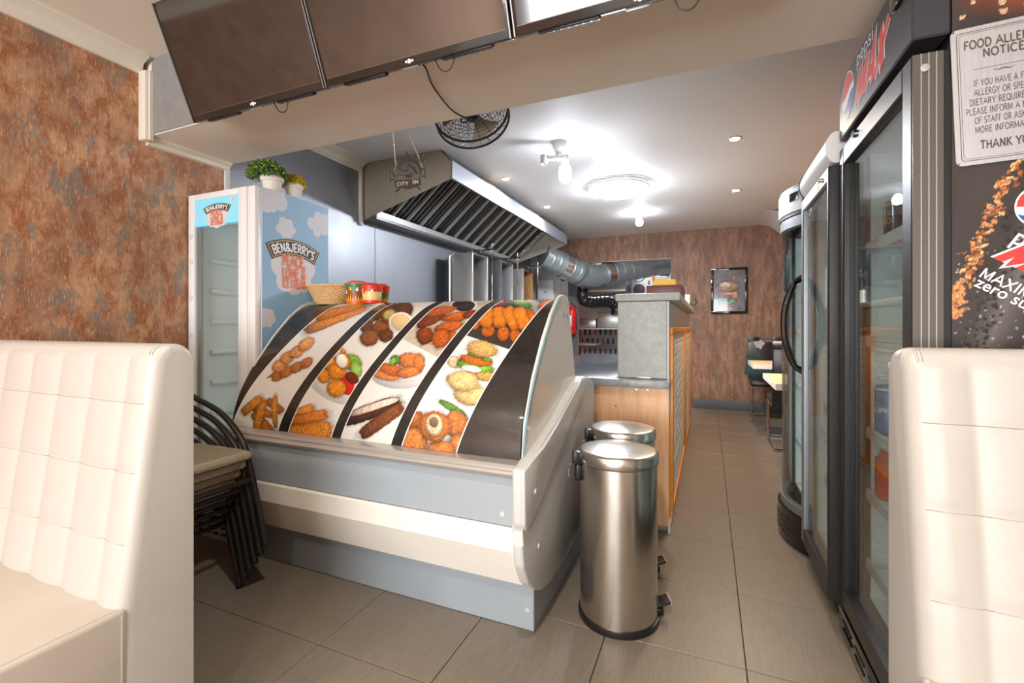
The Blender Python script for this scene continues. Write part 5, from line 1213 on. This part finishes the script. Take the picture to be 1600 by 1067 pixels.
# second fridge: silver frame, white convex header
G2X, G2Y0, G2Y1 = .41, 2.025, 2.56
f2 = thing('drinks_fridge', 'silver framed glass door fridge between the black and the rounded fridges', 'fridge', (.75, 2.3, 0), 'glass door fridges along the right wall')
cabinet(G2X + .05, 1.05, G2Y0, G2Y1, .10, 1.70, f2, 'fridge_silver')
B(G2X + .05, 1.04, G2Y0 + .01, G2Y1 - .01, .0, .098).build('base', MATS['black_plastic'], f2)
B(G2X + .06, 1.05, G2Y0 + .002, G2Y1 - .002, 1.702, 1.80, bev=.004).build('top_box', MATS['fridge_silver'], f2)
hp = [(G2X + .06, 1.705), (G2X + .02, 1.705)] + [(G2X + .012 - .022 * math.sin(math.pi * i / 12), 1.705 + .115 * i / 12) for i in range(1, 12)] + [(G2X + .02, 1.82), (G2X + .06, 1.82)]
hh2 = MB().prism(hp, 'y', G2Y0 + .004, G2Y1 - .012, bev=.0).build('header', MATS['white_enamel'], f2, smooth=40)
for y in (G2Y1 - .012,): MB().prism([(p_[0] - .004 if p_[0] < G2X + .05 else p_[0], p_[1]) for p_ in hp], 'y', y, y + .006).build('header_rim', MATS['black_plastic'], hh2)
B(G2X, G2X + .045, G2Y0, G2Y0 + .024, .085, 1.695, bev=.004, seg=1).build('hinge_stile', MATS['fridge_black'], f2)
m = MB(); m.box(G2X, G2X + .045, G2Y1 - .04, G2Y1, .085, 1.695, bev=.004, seg=1); m.box(G2X, G2X + .045, G2Y0 + .024, G2Y1 - .04, 1.64, 1.695, bev=.004, seg=1)
dr2 = m.build('door', MATS['fridge_silver'], f2); B(G2X, G2X + .045, G2Y0 + .024, G2Y1 - .04, .085, .15, bev=.004, seg=1).build('bottom_rail', MATS['fridge_black'], dr2)
B(G2X + .012, G2X + .018, G2Y0 + .024, G2Y1 - .04, .15, 1.64).build('glass_pane', MATS['door_glass'], dr2)
MB().lathe([(.009, 0), (.009, .014), (0, .014)], (G2X, 2.12, 1.668), 12, Matrix.Rotation(R(-90), 4, 'Y')).build('lock', MATS['chrome'], dr2)
MB().prism([(2.108, 1.63), (2.132, 1.63), (2.138, 1.648), (2.12, 1.66), (2.102, 1.648)], 'x', G2X - .018, G2X - .015).build('key', MATS['can_gold'], dr2)
B(G2X + .06, G2X + .075, G2Y1 - .042, G2Y1 - .037, .2, 1.62).build('led_channel', MATS['white_plastic'], f2)
MB().tube([(G2X + .068, G2Y0 + .048, .2), (G2X + .068, G2Y0 + .048, 1.62)], .008, 10).build('hidden_light_tube', MATS['inner_light'], f2)  # hidden tube added to lighten this cabinet
for z in (.40, .72, 1.04, 1.34): wire_shelf(G2X + .09, 1.0, G2Y0 + .045, G2Y1 - .045, z, f2, 12)
# third fridge: rounded front
G3Y0, G3Y1 = 2.578, 3.09
f3 = thing('drinks_fridge', 'round fronted glass fridge with black arched handle, furthest of the three', 'fridge', (.75, 2.83, 0), 'glass door fridges along the right wall')
def bul(v, off=0): return .445 - (.085) * math.sin(math.pi * min(1, max(0, v))) ** .75 - off
def bulge(name, z0, z1, off, th, mat, par, v0=0., v1=1., n=22):
    vs = [v0 + (v1 - v0) * i / n for i in range(n + 1)]; yy = lambda v: G3Y0 + (G3Y1 - G3Y0) * v
    return MB().prism([(bul(v, off), yy(v)) for v in vs] + [(bul(v, off - th), yy(v)) for v in vs[::-1]], 'z', z0, z1).build(name, MATS[mat], par, smooth=40)
cabinet(.45, 1.05, G3Y0, G3Y1, .16, 1.64, f3, 'fridge_black')
B(.46, 1.04, G3Y0 + .01, G3Y1 - .01, 0, .158).build('base', MATS['black_plastic'], f3)
kb = bulge('kick_grille', .004, .165, .012, .05, 'black_gloss', f3)
for z in (.04, .065, .09, .115): bulge('grille_slot', z, z + .010, .014, .004, 'black_plastic', kb, .08, .92)
B(.46, 1.05, G3Y0 + .004, G3Y1 - .004, 1.642, 1.80, bev=.004).build('top_box', MATS['fridge_black'], f3)
h3 = bulge('header', 1.655, 1.80, .004, .06, 'black_plastic', f3); bulge('header_sign', 1.672, 1.785, .008, .006, 'cloud_print', h3, .05, .95)
sb = bulge('switch_panel', 1.725, 1.765, .011, .003, 'black_gloss', h3, .08, .2)
bulge('door_rail', 1.60, 1.65, .0, .03, 'fridge_silver', f3); bulge('door_rail', .168, .21, .0, .03, 'fridge_silver', f3)
bulge('glass_pane', .21, 1.60, -.008, .006, 'door_glass', f3)
bulge('door_stile', .21, 1.60, .0, .022, 'fridge_silver', f3, .0, .06, 4); bulge('door_stile', .21, 1.60, .0, .022, 'fridge_silver', f3, .94, 1., 4)
yh = G3Y0 + .035
MB().tube(bez([(.425, yh, 1.34), (.385, yh, 1.30), (.352, yh, 1.20), (.345, yh, 1.11), (.352, yh, 1.02), (.385, yh, .92), (.425, yh, .88)], 8), .017, 10).build('handle', MATS['black_gloss'], f3)
B(.462, .475, G3Y1 - .042, G3Y1 - .037, .24, 1.58).build('led_channel', MATS['white_plastic'], f3)
MB().tube([(.470, G3Y0 + .048, .24), (.470, G3Y0 + .048, 1.58)], .008, 10).build('hidden_light_tube', MATS['inner_light'], f3)  # same added tube, out of view, brightening the rounded fridge
for z in (.45, .76, 1.07, 1.36): wire_shelf(.47, 1.0, G3Y0 + .045, G3Y1 - .045, z, f3, 12)

# ------------------------------------------------------------------ television screens hung under the ceiling
P('tv_bezel', (34, 30, 28), .22, coat=.4)
mt, nt_, b_ = newmat('tv_screen'); b_.inputs['Base Color'].default_value = lin((34, 29, 26)); b_.inputs['Roughness'].default_value = .10; b_.inputs['IOR'].default_value = 1.9; b_.inputs['Coat Weight'].default_value = .6; b_.inputs['Coat Roughness'].default_value = .05
up = Vector((0, -.367, .930)).normalized(); nr = Vector((0, -.930, -.367)).normalized(); ex = Vector((1, 0, 0))
def tv(xa, xb, label):
    Hh = .43; w_ = xb - xa; o0 = Vector(((xa + xb) / 2, 1.25, 1.953))
    t = thing('television', label, 'television', o0, 'menu screens under the ceiling')
    def pb(name, u0, u1, v0, v1, d0, d1, mat, par, bev=0): 
        return MB().obox(o0 + ex * (u0 + u1) / 2 + up * (v0 + v1) / 2 + nr * (d0 + d1) / 2, ex, up, nr, u1 - u0, v1 - v0, d1 - d0, bev=bev).build(name, MATS[mat] if isinstance(mat, str) else mat, par)
    h_ = w_ / 2; fr = pb('housing', -h_, h_, 0, Hh, -.035, 0, 'tv_bezel', t, .003)
    pb('screen', -h_ + .013, h_ - .013, .026, Hh - .013, -.001, .0008, 'tv_screen', t)
    pb('bezel_side', -h_, -h_ + .004, 0, Hh, -.002, .003, 'fridge_silver', fr); pb('bezel_side', h_ - .004, h_, 0, Hh, -.002, .003, 'fridge_silver', fr)
    pb('bezel_line', -h_ + .013, h_ - .013, .024, .0262, 0, .0016, 'door_profile', fr)
    pb('rear_bulge', -h_ + .08, h_ - .08, .02, .30, -.075, -.035, 'black_plastic', t, .01)
    for s_ in (-1, 1):
        v_ = pb('speaker_vent', s_ * .20 - .09, s_ * .20 + .09, -.006, .004, -.034, -.010, 'black_plastic', t, .002)
        for k in range(8): pb('vent_slot', s_ * .20 - .085 + k * .022, s_ * .20 - .073 + k * .022, -.0072, -.0055, -.030, -.014, 'dark_grey', v_)
    pb('socket_panel', -.04, .02, -.004, .003, -.03, -.015, 'pale_grey', t)
    lg = [(.0, .012, .007), (-.012, .012, .004), (.012, .012, .004)]
    for u, v, r_ in lg: MB().lathe([(r_, 0), (r_ * .5, .0006), (0, .0006)], o0 + ex * u + up * v + nr * .0005, 12, Vector((0, 0, 1)).rotation_difference(nr).to_matrix().to_4x4()).build('logo_mark', MATS['white_print'], fr)
    MB().box(o0.x - .1, o0.x + .1, 1.30, 1.366, 2.10, 2.22, bev=.003).build('wall_bracket', MATS['black_plastic'], t)
    cbl = bez([o0 + ex * .08 + Vector((0, .022, .012)), o0 + ex * .10 + Vector((0, .03, -.022)), o0 + ex * .13 + Vector((0, .034, -.024)), o0 + ex * .16 + Vector((0, .022, .012))], 6)
    MB().tube(cbl, .002, 6).build('cable_loop', MATS['cable_black'], t)
tv(-1.985, -1.262, 'leftmost of the three black televisions above the counter')
tv(-1.255, -.535, 'middle of the three black televisions above the counter')
tv(-.525, .195, 'rightmost television, partly cut off by the top of the photo')

# ------------------------------------------------------------------ wall fan behind the beam and its cable
fc = Vector((-1.085, 2.03, 2.165)); fa = Vector((-.28, .88, -.28)).normalized(); fr_ = .185
q = Vector((0, 0, 1)).rotation_difference(fa).to_matrix().to_4x4()
fan = thing('wall_fan', 'black wire caged fan mounted behind the ceiling beam', 'fan', fc)
def fpt(r_, a_, z_): return fc + (q @ Vector((r_ * math.cos(a_), r_ * math.sin(a_), z_)))
NN = 40
def ringp(r_, z_): return [fpt(r_, 2 * math.pi * i / NN, z_) for i in range(NN)]
MB().tube(ringp(fr_, -.02), .0065, 6, closed=True).build('cage_rim', MATS['black_plastic'], fan); MB().tube(ringp(fr_, .03), .0055, 6, closed=True).build('cage_rim', MATS['black_plastic'], fan)
for sgn, nm in ((-1, 'rear_cage'), (1, 'front_cage')):
    m = MB(); base = -.02 if sgn < 0 else .03
    for k in range(1, 13):
        r_ = fr_ * k / 13; m.tube(ringp(r_, base + sgn * .055 * math.cos(math.pi / 2 * (k / 13) ** 1.5)), .0013, 4, closed=True)
    for k in range(20):
        a_ = k * math.pi / 10; m.tube([fpt(fr_ * s_, a_, base + sgn * .055 * math.cos(math.pi / 2 * s_ ** 1.5)) for s_ in (.12, .35, .6, .8, .92, 1)], .0014, 4)
    m.build(nm, MATS['black_plastic'], fan, kind='stuff')
MB().lathe([(0, -.10), (.035, -.095), (.045, -.07), (.045, .0), (0, .0)], fc, 20, q).build('motor', MATS['black_plastic'], fan)
MB().lathe([(0, .0), (.03, .002), (.03, .03), (0, .045)], fc, 20, q).build('hub', MATS['black_plastic'], fan)
P('fan_blade', (150, 140, 122), .4)
for k in range(3):
    a0 = R(75 + 120 * k); m = MB(); m.grid(lambda u, v: fpt(.03 + .125 * u, a0 + (v - .5) * (.55 + .55 * u), .005 + .028 * (v - .5)), 6, 6); m.build('blade', MATS['fan_blade'], fan)
MB().tube([fc - fa * .09, (fc.x, 1.84, 2.20), (fc.x, 1.802, 2.20)], .012, 8).build('arm', MATS['black_plastic'], fan); B(fc.x - .04, fc.x + .04, 1.801, 1.815, 2.15, 2.26, bev=.004).build('wall_plate', MATS['black_plastic'], fan)
cp_ = [at(655, 96, Y=1.345), at(665, 106, Y=1.36), at(674, 130, Z=2.020), at(688, 151, Z=2.016), at(704, 170, Z=2.012), at(720, 181, Z=2.010), at(737, 187, Z=2.02), Vector((-1.06, 1.88, 2.06)), fc - fa * .08]
tag(MB().tube(bez(cp_, 8), .0032, 7).build('fan_cable', MATS['cable_black']), 'black cable hanging under the beam from television to fan', 'cable')

# ------------------------------------------------------------------ hanging cut-out grill sign
SY = 1.95; s0 = at(632, 268, Y=SY); ks = 2.33 / 718 * 1.0        # metres per pixel there
def sp2(x, y): c = at(x, y, Y=SY); return (c.x, c.z)
sgn_ = thing('hanging_sign', 'dark cut-out barbecue sign hanging from two chains under the beam', 'sign', (s0.x, SY, s0.z))
P('sign_metal', (74, 66, 58), .45, .4)
ZO = (580, 200, 9.7)
def zp(x, y): return sp2(ZO[0] + x / ZO[2], ZO[1] + y / ZO[2])
def plate(name, pts, mat='sign_metal', th=.004, dy=0): return MB().prism([zp(*p) for p in pts], 'y', SY - th / 2 + dy, SY + th / 2 + dy).build(name, MATS[mat], sgn_, smooth=0)
plate('name_board', [(358, 800), (755, 765), (762, 862), (690, 885), (640, 905), (560, 930), (480, 915), (430, 892), (360, 905)])
m = MB()
arcp = [(555 + 205 * math.cos(R(a_)), 690 - 210 * math.sin(R(a_)) ) for a_ in range(-22, 203, 9)]
m = MB(); pr = [zp(*p) for p in arcp]; m.tube([(p[0], SY, p[1]) for p in pr], .006, 6); m.build('arch', MATS['sign_metal'], sgn_)
for pts in ([(440, 520), (455, 430), (470, 500)], [(480, 490), (500, 430), (520, 480)], [(515, 480), (535, 352), (585, 440), (595, 490)], [(585, 480), (605, 440), (620, 490)], [(630, 490), (645, 420), (680, 405), (662, 450), (672, 510)], [(395, 570), (405, 510), (430, 520)], [(690, 530), (700, 480), (715, 560)]): plate('flame', pts)
plate('spatula', [(250, 540), (275, 460), (330, 445), (370, 520), (330, 575)]); plate('fork', [(718, 500), (730, 450), (755, 470), (800, 388), (775, 465), (832, 425), (780, 500), (735, 525)])
for pts in ([(365, 965), (420, 895), (450, 905), (390, 980)], [(675, 885), (700, 872), (760, 930), (740, 942)]): plate('tool_handle', pts)
for pts in ([(285, 650), (305, 645), (308, 815), (290, 818)], [(308, 665), (355, 660), (355, 680), (308, 685)], [(308, 775), (358, 770), (358, 790), (308, 795)], [(812, 585), (828, 582), (832, 755), (815, 758)], [(765, 612), (812, 606), (812, 625), (765, 632)], [(750, 722), (815, 716), (815, 735), (750, 742)]): plate('side_handle', pts)
for x in (395, 430, 465, 500, 540, 580, 620, 660, 695, 725):
    yt_ = 690 - 200 * math.sqrt(max(0, 1 - ((x - 555) / 200) ** 2)); plate('grill_bar', [(x - 2.5, yt_), (x + 2.5, yt_), (x + 2.5, 780), (x - 2.5, 785)], th=.003)
plate('grill_cross', [(370, 722), (745, 682), (745, 690), (370, 730)], th=.003)
plate('sausage', [(415, 590), (435, 600), (455, 628), (500, 640), (545, 628), (570, 630), (555, 652), (500, 662), (450, 655), (422, 625)]); plate('bowl', [(510, 705), (630, 690), (622, 735), (590, 758), (545, 760), (520, 742)])
for x, y in ((580, 560), (605, 590), (640, 610), (660, 640), (680, 665)): plate('kebab_piece', [(x - 18, y - 20), (x + 12, y - 28), (x + 20, y + 12), (x - 10, y + 22)])
sq = [zp(398, 880), zp(565, 862), zp(630, 848), zp(715, 838)]
P('sign_light', (196, 186, 172), .5)
for tx, (xa, za), (xb, zb) in (('CITY', sq[0], sq[1]), ('SN', sq[2], sq[3])):
    p, w_ = text2d(tx, .0165, .2, .13, .1, .18); kk = (xb - xa) / w_; ag = (zb - za) / (xb - xa)
    decal('lettering', [[(xa + x_ * kk, za + y_ + x_ * kk * ag) for x_, y_ in q_] for q_ in p], lambda aa, bb: (aa, SY - .0026, bb), MATS['sign_light'], sgn_, (0, -1, 0))
for (xa, ya, xb, yb_, xc, yc) in ((330, 660, 370, 575, 480, 0), (775, 610, 735, 480, 625, 0)):
    pts = [zp(xa, ya), zp(xb, yb_), zp(xc, yc)]; P3 = [Vector((p[0], SY, p[1])) for p in pts]; P3[2] = Vector((P3[2].x, 1.86, 2.12)); P3.append(Vector((P3[2].x, 1.803, 2.16)))
    m = MB(); alt = 0
    for a_, b2_ in zip(P3, P3[1:]):
        n_ = max(2, int((b2_ - a_).length / .0075)); dd = (b2_ - a_).normalized(); s1_ = dd.orthogonal().normalized(); s2_ = dd.cross(s1_)
        for i in range(n_):
            c_ = a_.lerp(b2_, (i + .5) / n_); sd_ = s1_ if alt % 2 else s2_; alt += 1
            m.tube([c_ + dd * .0052 * math.cos(t_) + sd_ * .0026 * math.sin(t_) for t_ in [k * math.pi / 4 for k in range(8)]], .0010, 4, closed=True)
    m.build('chain', MATS['alu'], sgn_, kind='stuff')

# ------------------------------------------------------------------ lamps in the kitchen ceiling
def spotlight(c, lb, watts, grp):
    t = thing('spotlight', lb, 'spotlight', c, grp) if lb else None
    if t:
        MB().lathe([(.030, -.001), (.046, 0), (.045, -.005), (.034, -.008), (.030, -.004)], c, 24, caps=False).build('trim_ring', MATS['alu'], t); MB().lathe([(.031, -.002), (.0, -.0035)], c, 20, caps=False).build('lens', MATS['spot_glow'], t)
    else:
        MB().lathe([(.030, -.001), (.046, 0), (.045, -.005), (.034, -.008), (.030, -.004)], c, 24, caps=False).build('fill_spot_fitting', MATS['alu'], ceiling_shop); MB().lathe([(.031, -.002), (.0, -.0035)], c, 20, caps=False).build('fill_spot_lens', MATS['spot_glow'], ceiling_shop)  # fitting and lens made up for the added front-room fill lights
    l = bpy.data.lights.new('spot_and_fill_lamp', 'SPOT'); l.energy = watts; l.color = (1.0, .80, .60) if lb else (1.0, .96, .90); l.spot_size = R(150); l.spot_blend = .8; l.shadow_soft_size = .03
    o = bpy.data.objects.new('spot_and_fill_lamp', l); COL.objects.link(o); o.location = (c[0], c[1], c[2] - .012)
    if t: o.parent = t; o.location = (0, 0, -.012)
labs = ('warm recessed spotlight in the ceiling nearest the fridges', 'warm recessed spotlight in the ceiling further along the aisle', 'recessed spotlight in the ceiling just above the hood front', 'recessed spotlight in the ceiling near the far end of the hood')
for (px_, py_), lb, wt in zip(((1148, 216), (1150, 297), (790, 279), (855, 323)), labs, (38, 38, 24, 24)): spotlight(at(px_, py_, Z=ZC), lb, wt, 'recessed ceiling spotlights')
# unseen fill spotlights added in the front ceiling to brighten the shop
for x, y, wt in ((-1.7, -.9, 24), (-.1, -.9, 24), (-1.7, -2.6, 30), (-.1, -2.6, 30), (-.25, .45, 44)): spotlight(Vector((x, y, ZC)), None, wt, None)
c = at(873, 222, Z=ZC); t = thing('ceiling_lamp', 'two armed white ceiling lamp holding one bright tube bulb', 'ceiling lamp', c)
MB().lathe([(0, 0), (.055, 0), (.052, -.012), (.030, -.06), (.022, -.07), (.022, -.10), (0, -.10)], c, 24).build('ceiling_cup', MATS['white_plastic'], t)
ax = Vector((.92, .39, 0)); MB().obox(c + Vector((0, 0, -.115)) - ax * .03, ax, (-.39, .92, 0), (0, 0, 1), .17, .03, .03, bev=.008).build('cross_arm', MATS['white_plastic'], t)
for s_ in (-1, 1):
    e = c + ax * (s_ * .075 - .03); MB().lathe([(.024, 0), (.024, -.06), (.020, -.06), (.020, -.03), (0, -.03)], e + Vector((0, 0, -.095)), 18).build('socket', MATS['white_plastic'], t)
e = c + ax * .045
MB().lathe([(.02, -.15), (.024, -.165), (.03, -.172), (0, -.172)], e, 18).build('bulb_base', MATS['white_plastic'], t)
MB().lathe([(0, -.172), (.040, -.175), (.043, -.20), (.043, -.25), (.036, -.275), (.018, -.288), (0, -.29)], e, 24).build('bulb', MATS['lamp_glow'], t)
c = at(966, 290, Z=ZC); t = thing('ceiling_dome', 'large round glowing dome lamp in the middle of the kitchen ceiling', 'ceiling lamp', c)
MB().lathe([(0, 0), (.272, 0), (.272, -.016), (0, -.016)], c, 32).build('back_plate', MATS['white_enamel'], t)  # full radius, shaped to stop the bowl's light going up
MB().lathe([(.2715, -.0165), (.2715, -.030), (.268, -.034), (.262, -.034)], c, 48, caps=False).build('light_stop_collar', MATS['white_enamel'], t)  # opaque collar added to keep the bowl's glow off the ceiling
MB().lathe([(.262, -.034), (.235, -.056), (.18, -.078), (.10, -.094), (0, -.10)], c, 48).build('glass_bowl', MATS['dome_glow'], t)
for a_ in (200, 260, 330, 60, 130): 
    p_ = c + Vector((.245 * math.cos(R(a_)), .245 * math.sin(R(a_)), -.048)); MB().sphere(p_, .008, 8, 6).build('clip', MATS['alu'], t)
c = at(999, 332, Z=ZC); t = thing('bulb_holder', 'bare glowing bulb in a small white ceiling holder near the far wall', 'ceiling lamp', c)
MB().lathe([(0, 0), (.045, 0), (.042, -.012), (.026, -.03), (.024, -.06), (0, -.06)], c, 20).build('holder', MATS['white_plastic'], t)
MB().lathe([(0, -.06), (.018, -.065), (.035, -.085), (.042, -.11), (.036, -.138), (.018, -.152), (0, -.155)], c, 24).build('bulb', MATS['lamp_glow'], t)

# ------------------------------------------------------------------ far end: framed picture, tables, chairs, camera
p, q2 = at(1111, 490, Y=YB - .02), at(1168, 417, Y=YB - .02)
t = thing('framed_picture', 'black framed burger photograph on the brown papered far wall', 'picture', ((p.x + q2.x) / 2, YB, p.z))
fw = .030; m = MB(); m.box(p.x, q2.x, YB - .028, YB, p.z, p.z + fw, bev=.004); m.box(p.x, q2.x, YB - .028, YB, q2.z - fw, q2.z, bev=.004); m.box(p.x, p.x + fw, YB - .028, YB, p.z + fw, q2.z - fw, bev=.004); m.box(q2.x - fw, q2.x, YB - .028, YB, p.z + fw, q2.z - fw, bev=.004)
m.build('frame', MATS['black_gloss'], t)
nu, nv = 90, 130; u = np.linspace(0, 1, nu)[:, None] + np.zeros((1, nv)); v = np.linspace(0, 1, nv)[None, :] + np.zeros((nu, 1))
def ezp(cx_, cy_, rx_, ry_): # picture coordinates from the frame's inside, y up
    return (cx_, cy_, rx_, 0, 0, ry_)
PC.update(burgbg=(118, 112, 116), bunseed=(150, 118, 92), bunhi=(196, 176, 156), pat=(84, 66, 58), tom=(150, 84, 76), chz=(196, 140, 96), lett=(96, 140, 100), wood=(136, 104, 92), stk=(190, 160, 140))
shp = [ezp(.42, .06, .42, .03) + (2, 'wood'), ezp(.12, .22, .10, .135) + (2, 'lett'), ezp(.33, .16, .18, .04) + (2, 'chz'), ezp(.42, .24, .3, .08) + (2, 'lett'), ezp(.36, .34, .26, .11) + (2, 'pat'), ezp(.68, .38, .1, .09) + (2, 'chz'), ezp(.45, .44, .34, .05) + (2, 'chz'), ezp(.26, .47, .13, .04) + (2, 'tom'), ezp(.47, .60, .35, .13) + (2, 'bunseed'), ezp(.36, .64, .2, .07) + (2, 'bunhi'), (.66, .80, .012, 0, 0, .09, 2, 'stk'), ezp(.65, .88, .03, .03) + (2, 'tom')]
cc = paint_print([('bg', 0, -1, 1, -1, 'burgbg')] + shp, u, v, 5)
Vp = np.stack([p.x + fw + u * (q2.x - p.x - 2 * fw), np.full_like(u, YB - .012), p.z + fw + v * (q2.z - p.z - 2 * fw)], -1)
vcol_mat('picture_print', .12, .04, 200, .6); print_mesh('photo_print', Vp, cc, nu, nv, MATS['picture_print'], t)
def table(x0, x1, y0, y1, lab):
    t = thing('cafe_table', lab, 'table', ((x0 + x1) / 2, (y0 + y1) / 2, 0), 'small tables at the far end')
    B(x0, x1, y0, y1, .680, .7205, bev=.002, seg=1).build('table_edge', MATS['table_edge'], t); B(x0 + .001, x1 - .001, y0 + .001, y1 - .001, .7206, .7225).build('table_top', MATS['table_wood'], t)
    xm, ym = (x0 + x1) / 2, (y0 + y1) / 2; B(xm - .03, xm + .03, ym - .03, ym + .03, .02, .68, bev=.004).build('column', MATS['alu'], t); B(xm - .2, xm + .2, ym - .2, ym + .2, .002, .02, bev=.004).build('foot_plate', MATS['steel_dark'], t)
table(.408, 1.12, 3.46, 4.22, 'nearer pale wood cafe table beside the round fronted fridge')
table(.41, 1.12, 5.12, 5.78, 'further pale wood cafe table by the far wall')
def cafe_chair(loc, rz, lab, patch):
    t = thing('cafe_chair', lab, 'chair', (0, 0, 0), 'black cantilever chairs at the far end')
    # faces -Y in its own frame
    hw = .20
    B(-hw, hw, -.22, .20, .41, .475, bev=.018, seg=3).build('seat', MATS['black_leather'], t)
    m = MB(); m.obox((0, .205, .66), (1, 0, 0), (0, .99, -.10), (0, .10, .99), 2 * hw, .035, .50, bev=.012); m.obox((-.135, .232, .935), (1, 0, 0), (0, .99, -.10), (0, .1, .99), .13, .032, .07, bev=.01); m.obox((.135, .232, .935), (1, 0, 0), (0, .99, -.10), (0, .1, .99), .13, .032, .07, bev=.01)
    bk = m.build('backrest', MATS['black_leather'], t)
    MB().tube([(-.08, .235, .957), (.08, .235, .957)], .008, 8).build('grip_bar', MATS['chrome'], t)
    for s_ in (-1, 1): MB().tube(bez([(s_ * .19, .19, .40), (s_ * .19, -.17, .40), (s_ * .19, -.20, .37), (s_ * .19, -.195, .06), (s_ * .19, -.17, .016), (s_ * .19, .22, .014)], 6), .012, 8).build('leg_frame', MATS['chrome'], t)
    MB().tube([(-.19, .21, .014), (.19, .21, .014)], .012, 8).build('base_bar', MATS['chrome'], t)
    if patch == 1:
        decal('worn_patch', [[(-.06 + .055 * math.cos(a_) * (1 + .25 * math.sin(3 * a_)), .90 + .05 * math.sin(a_) * (1 + .2 * math.cos(5 * a_))) for a_ in [k * math.pi / 12 for k in range(24)]]], lambda aa, bb: (aa - .02, .2235 - .03 + (bb - .90) * .1, bb - .02), MATS['worn_patch'], bk)
        decal('worn_patch', [[(-.03 + .12 * math.cos(a_) * (1 + .2 * math.sin(4 * a_)), -.15 + .05 * math.sin(a_) * (1 + .2 * math.cos(7 * a_))) for a_ in [k * math.pi / 12 for k in range(24)]]], lambda aa, bb: (aa, bb, .4757), MATS['worn_patch'], t)
    if patch == 2:
        MB().obox((0, .245, .955), (1, 0, 0), (0, .99, -.1), (0, .1, .99), .40, .038, .03, bev=.01).build('worn_edge', MATS['worn_patch'], bk)
    t.location = loc; t.rotation_euler = (0, 0, rz)
cafe_chair((.655, 6.16, 0), 0, 'worn black leather chair facing the camera against the far wall', 1)
cafe_chair((.72, 4.83, 0), math.pi, 'black leather chair seen from behind between the two cafe tables', 2)
t = thing('cushion', 'dark green cushion drooping off the seat of the far chair', 'cushion', (.60, 6.05, .478))
m = MB(); ctr = Vector((.575, 6.0, .612)); u1, u2 = Vector((.75, -.15, -.18)).normalized(), Vector((.12, .45, .75)).normalized(); u3 = u1.cross(u2)
for sg3 in (1, -1): m.grid(lambda a_, b2_: ctr + u1 * (a_ - .5) * .36 + u2 * (b2_ - .5) * .25 + u3 * sg3 * .05 * (math.sin(math.pi * a_) * math.sin(math.pi * b2_)) ** .6, 12, 12)
bmesh.ops.remove_doubles(m.bm, verts=m.bm.verts, dist=.0005); m.build('cushion_cover', MATS['green_cloth'], t)
c = at(1241, 388, Y=6.5)
t = thing('security_camera', 'small black camera high on the far right wall', 'camera', (c.x, 6.6, c.z))
MB().lathe([(0, 0), (.035, 0), (.035, .03), (0, .03)], (c.x, YB - .001, c.z + .03), 16, Matrix.Rotation(R(90), 4, 'X')).build('wall_mount', MATS['black_plastic'], t); MB().sphere((c.x, YB - .06, c.z + .02), .035, 14, 8).build('ball', MATS['black_plastic'], t); MB().cyl((c.x, YB - .05, c.z - .01), (c.x, YB - .13, c.z - .05), .028, 14).build('lens_body', MATS['black_gloss'], t)
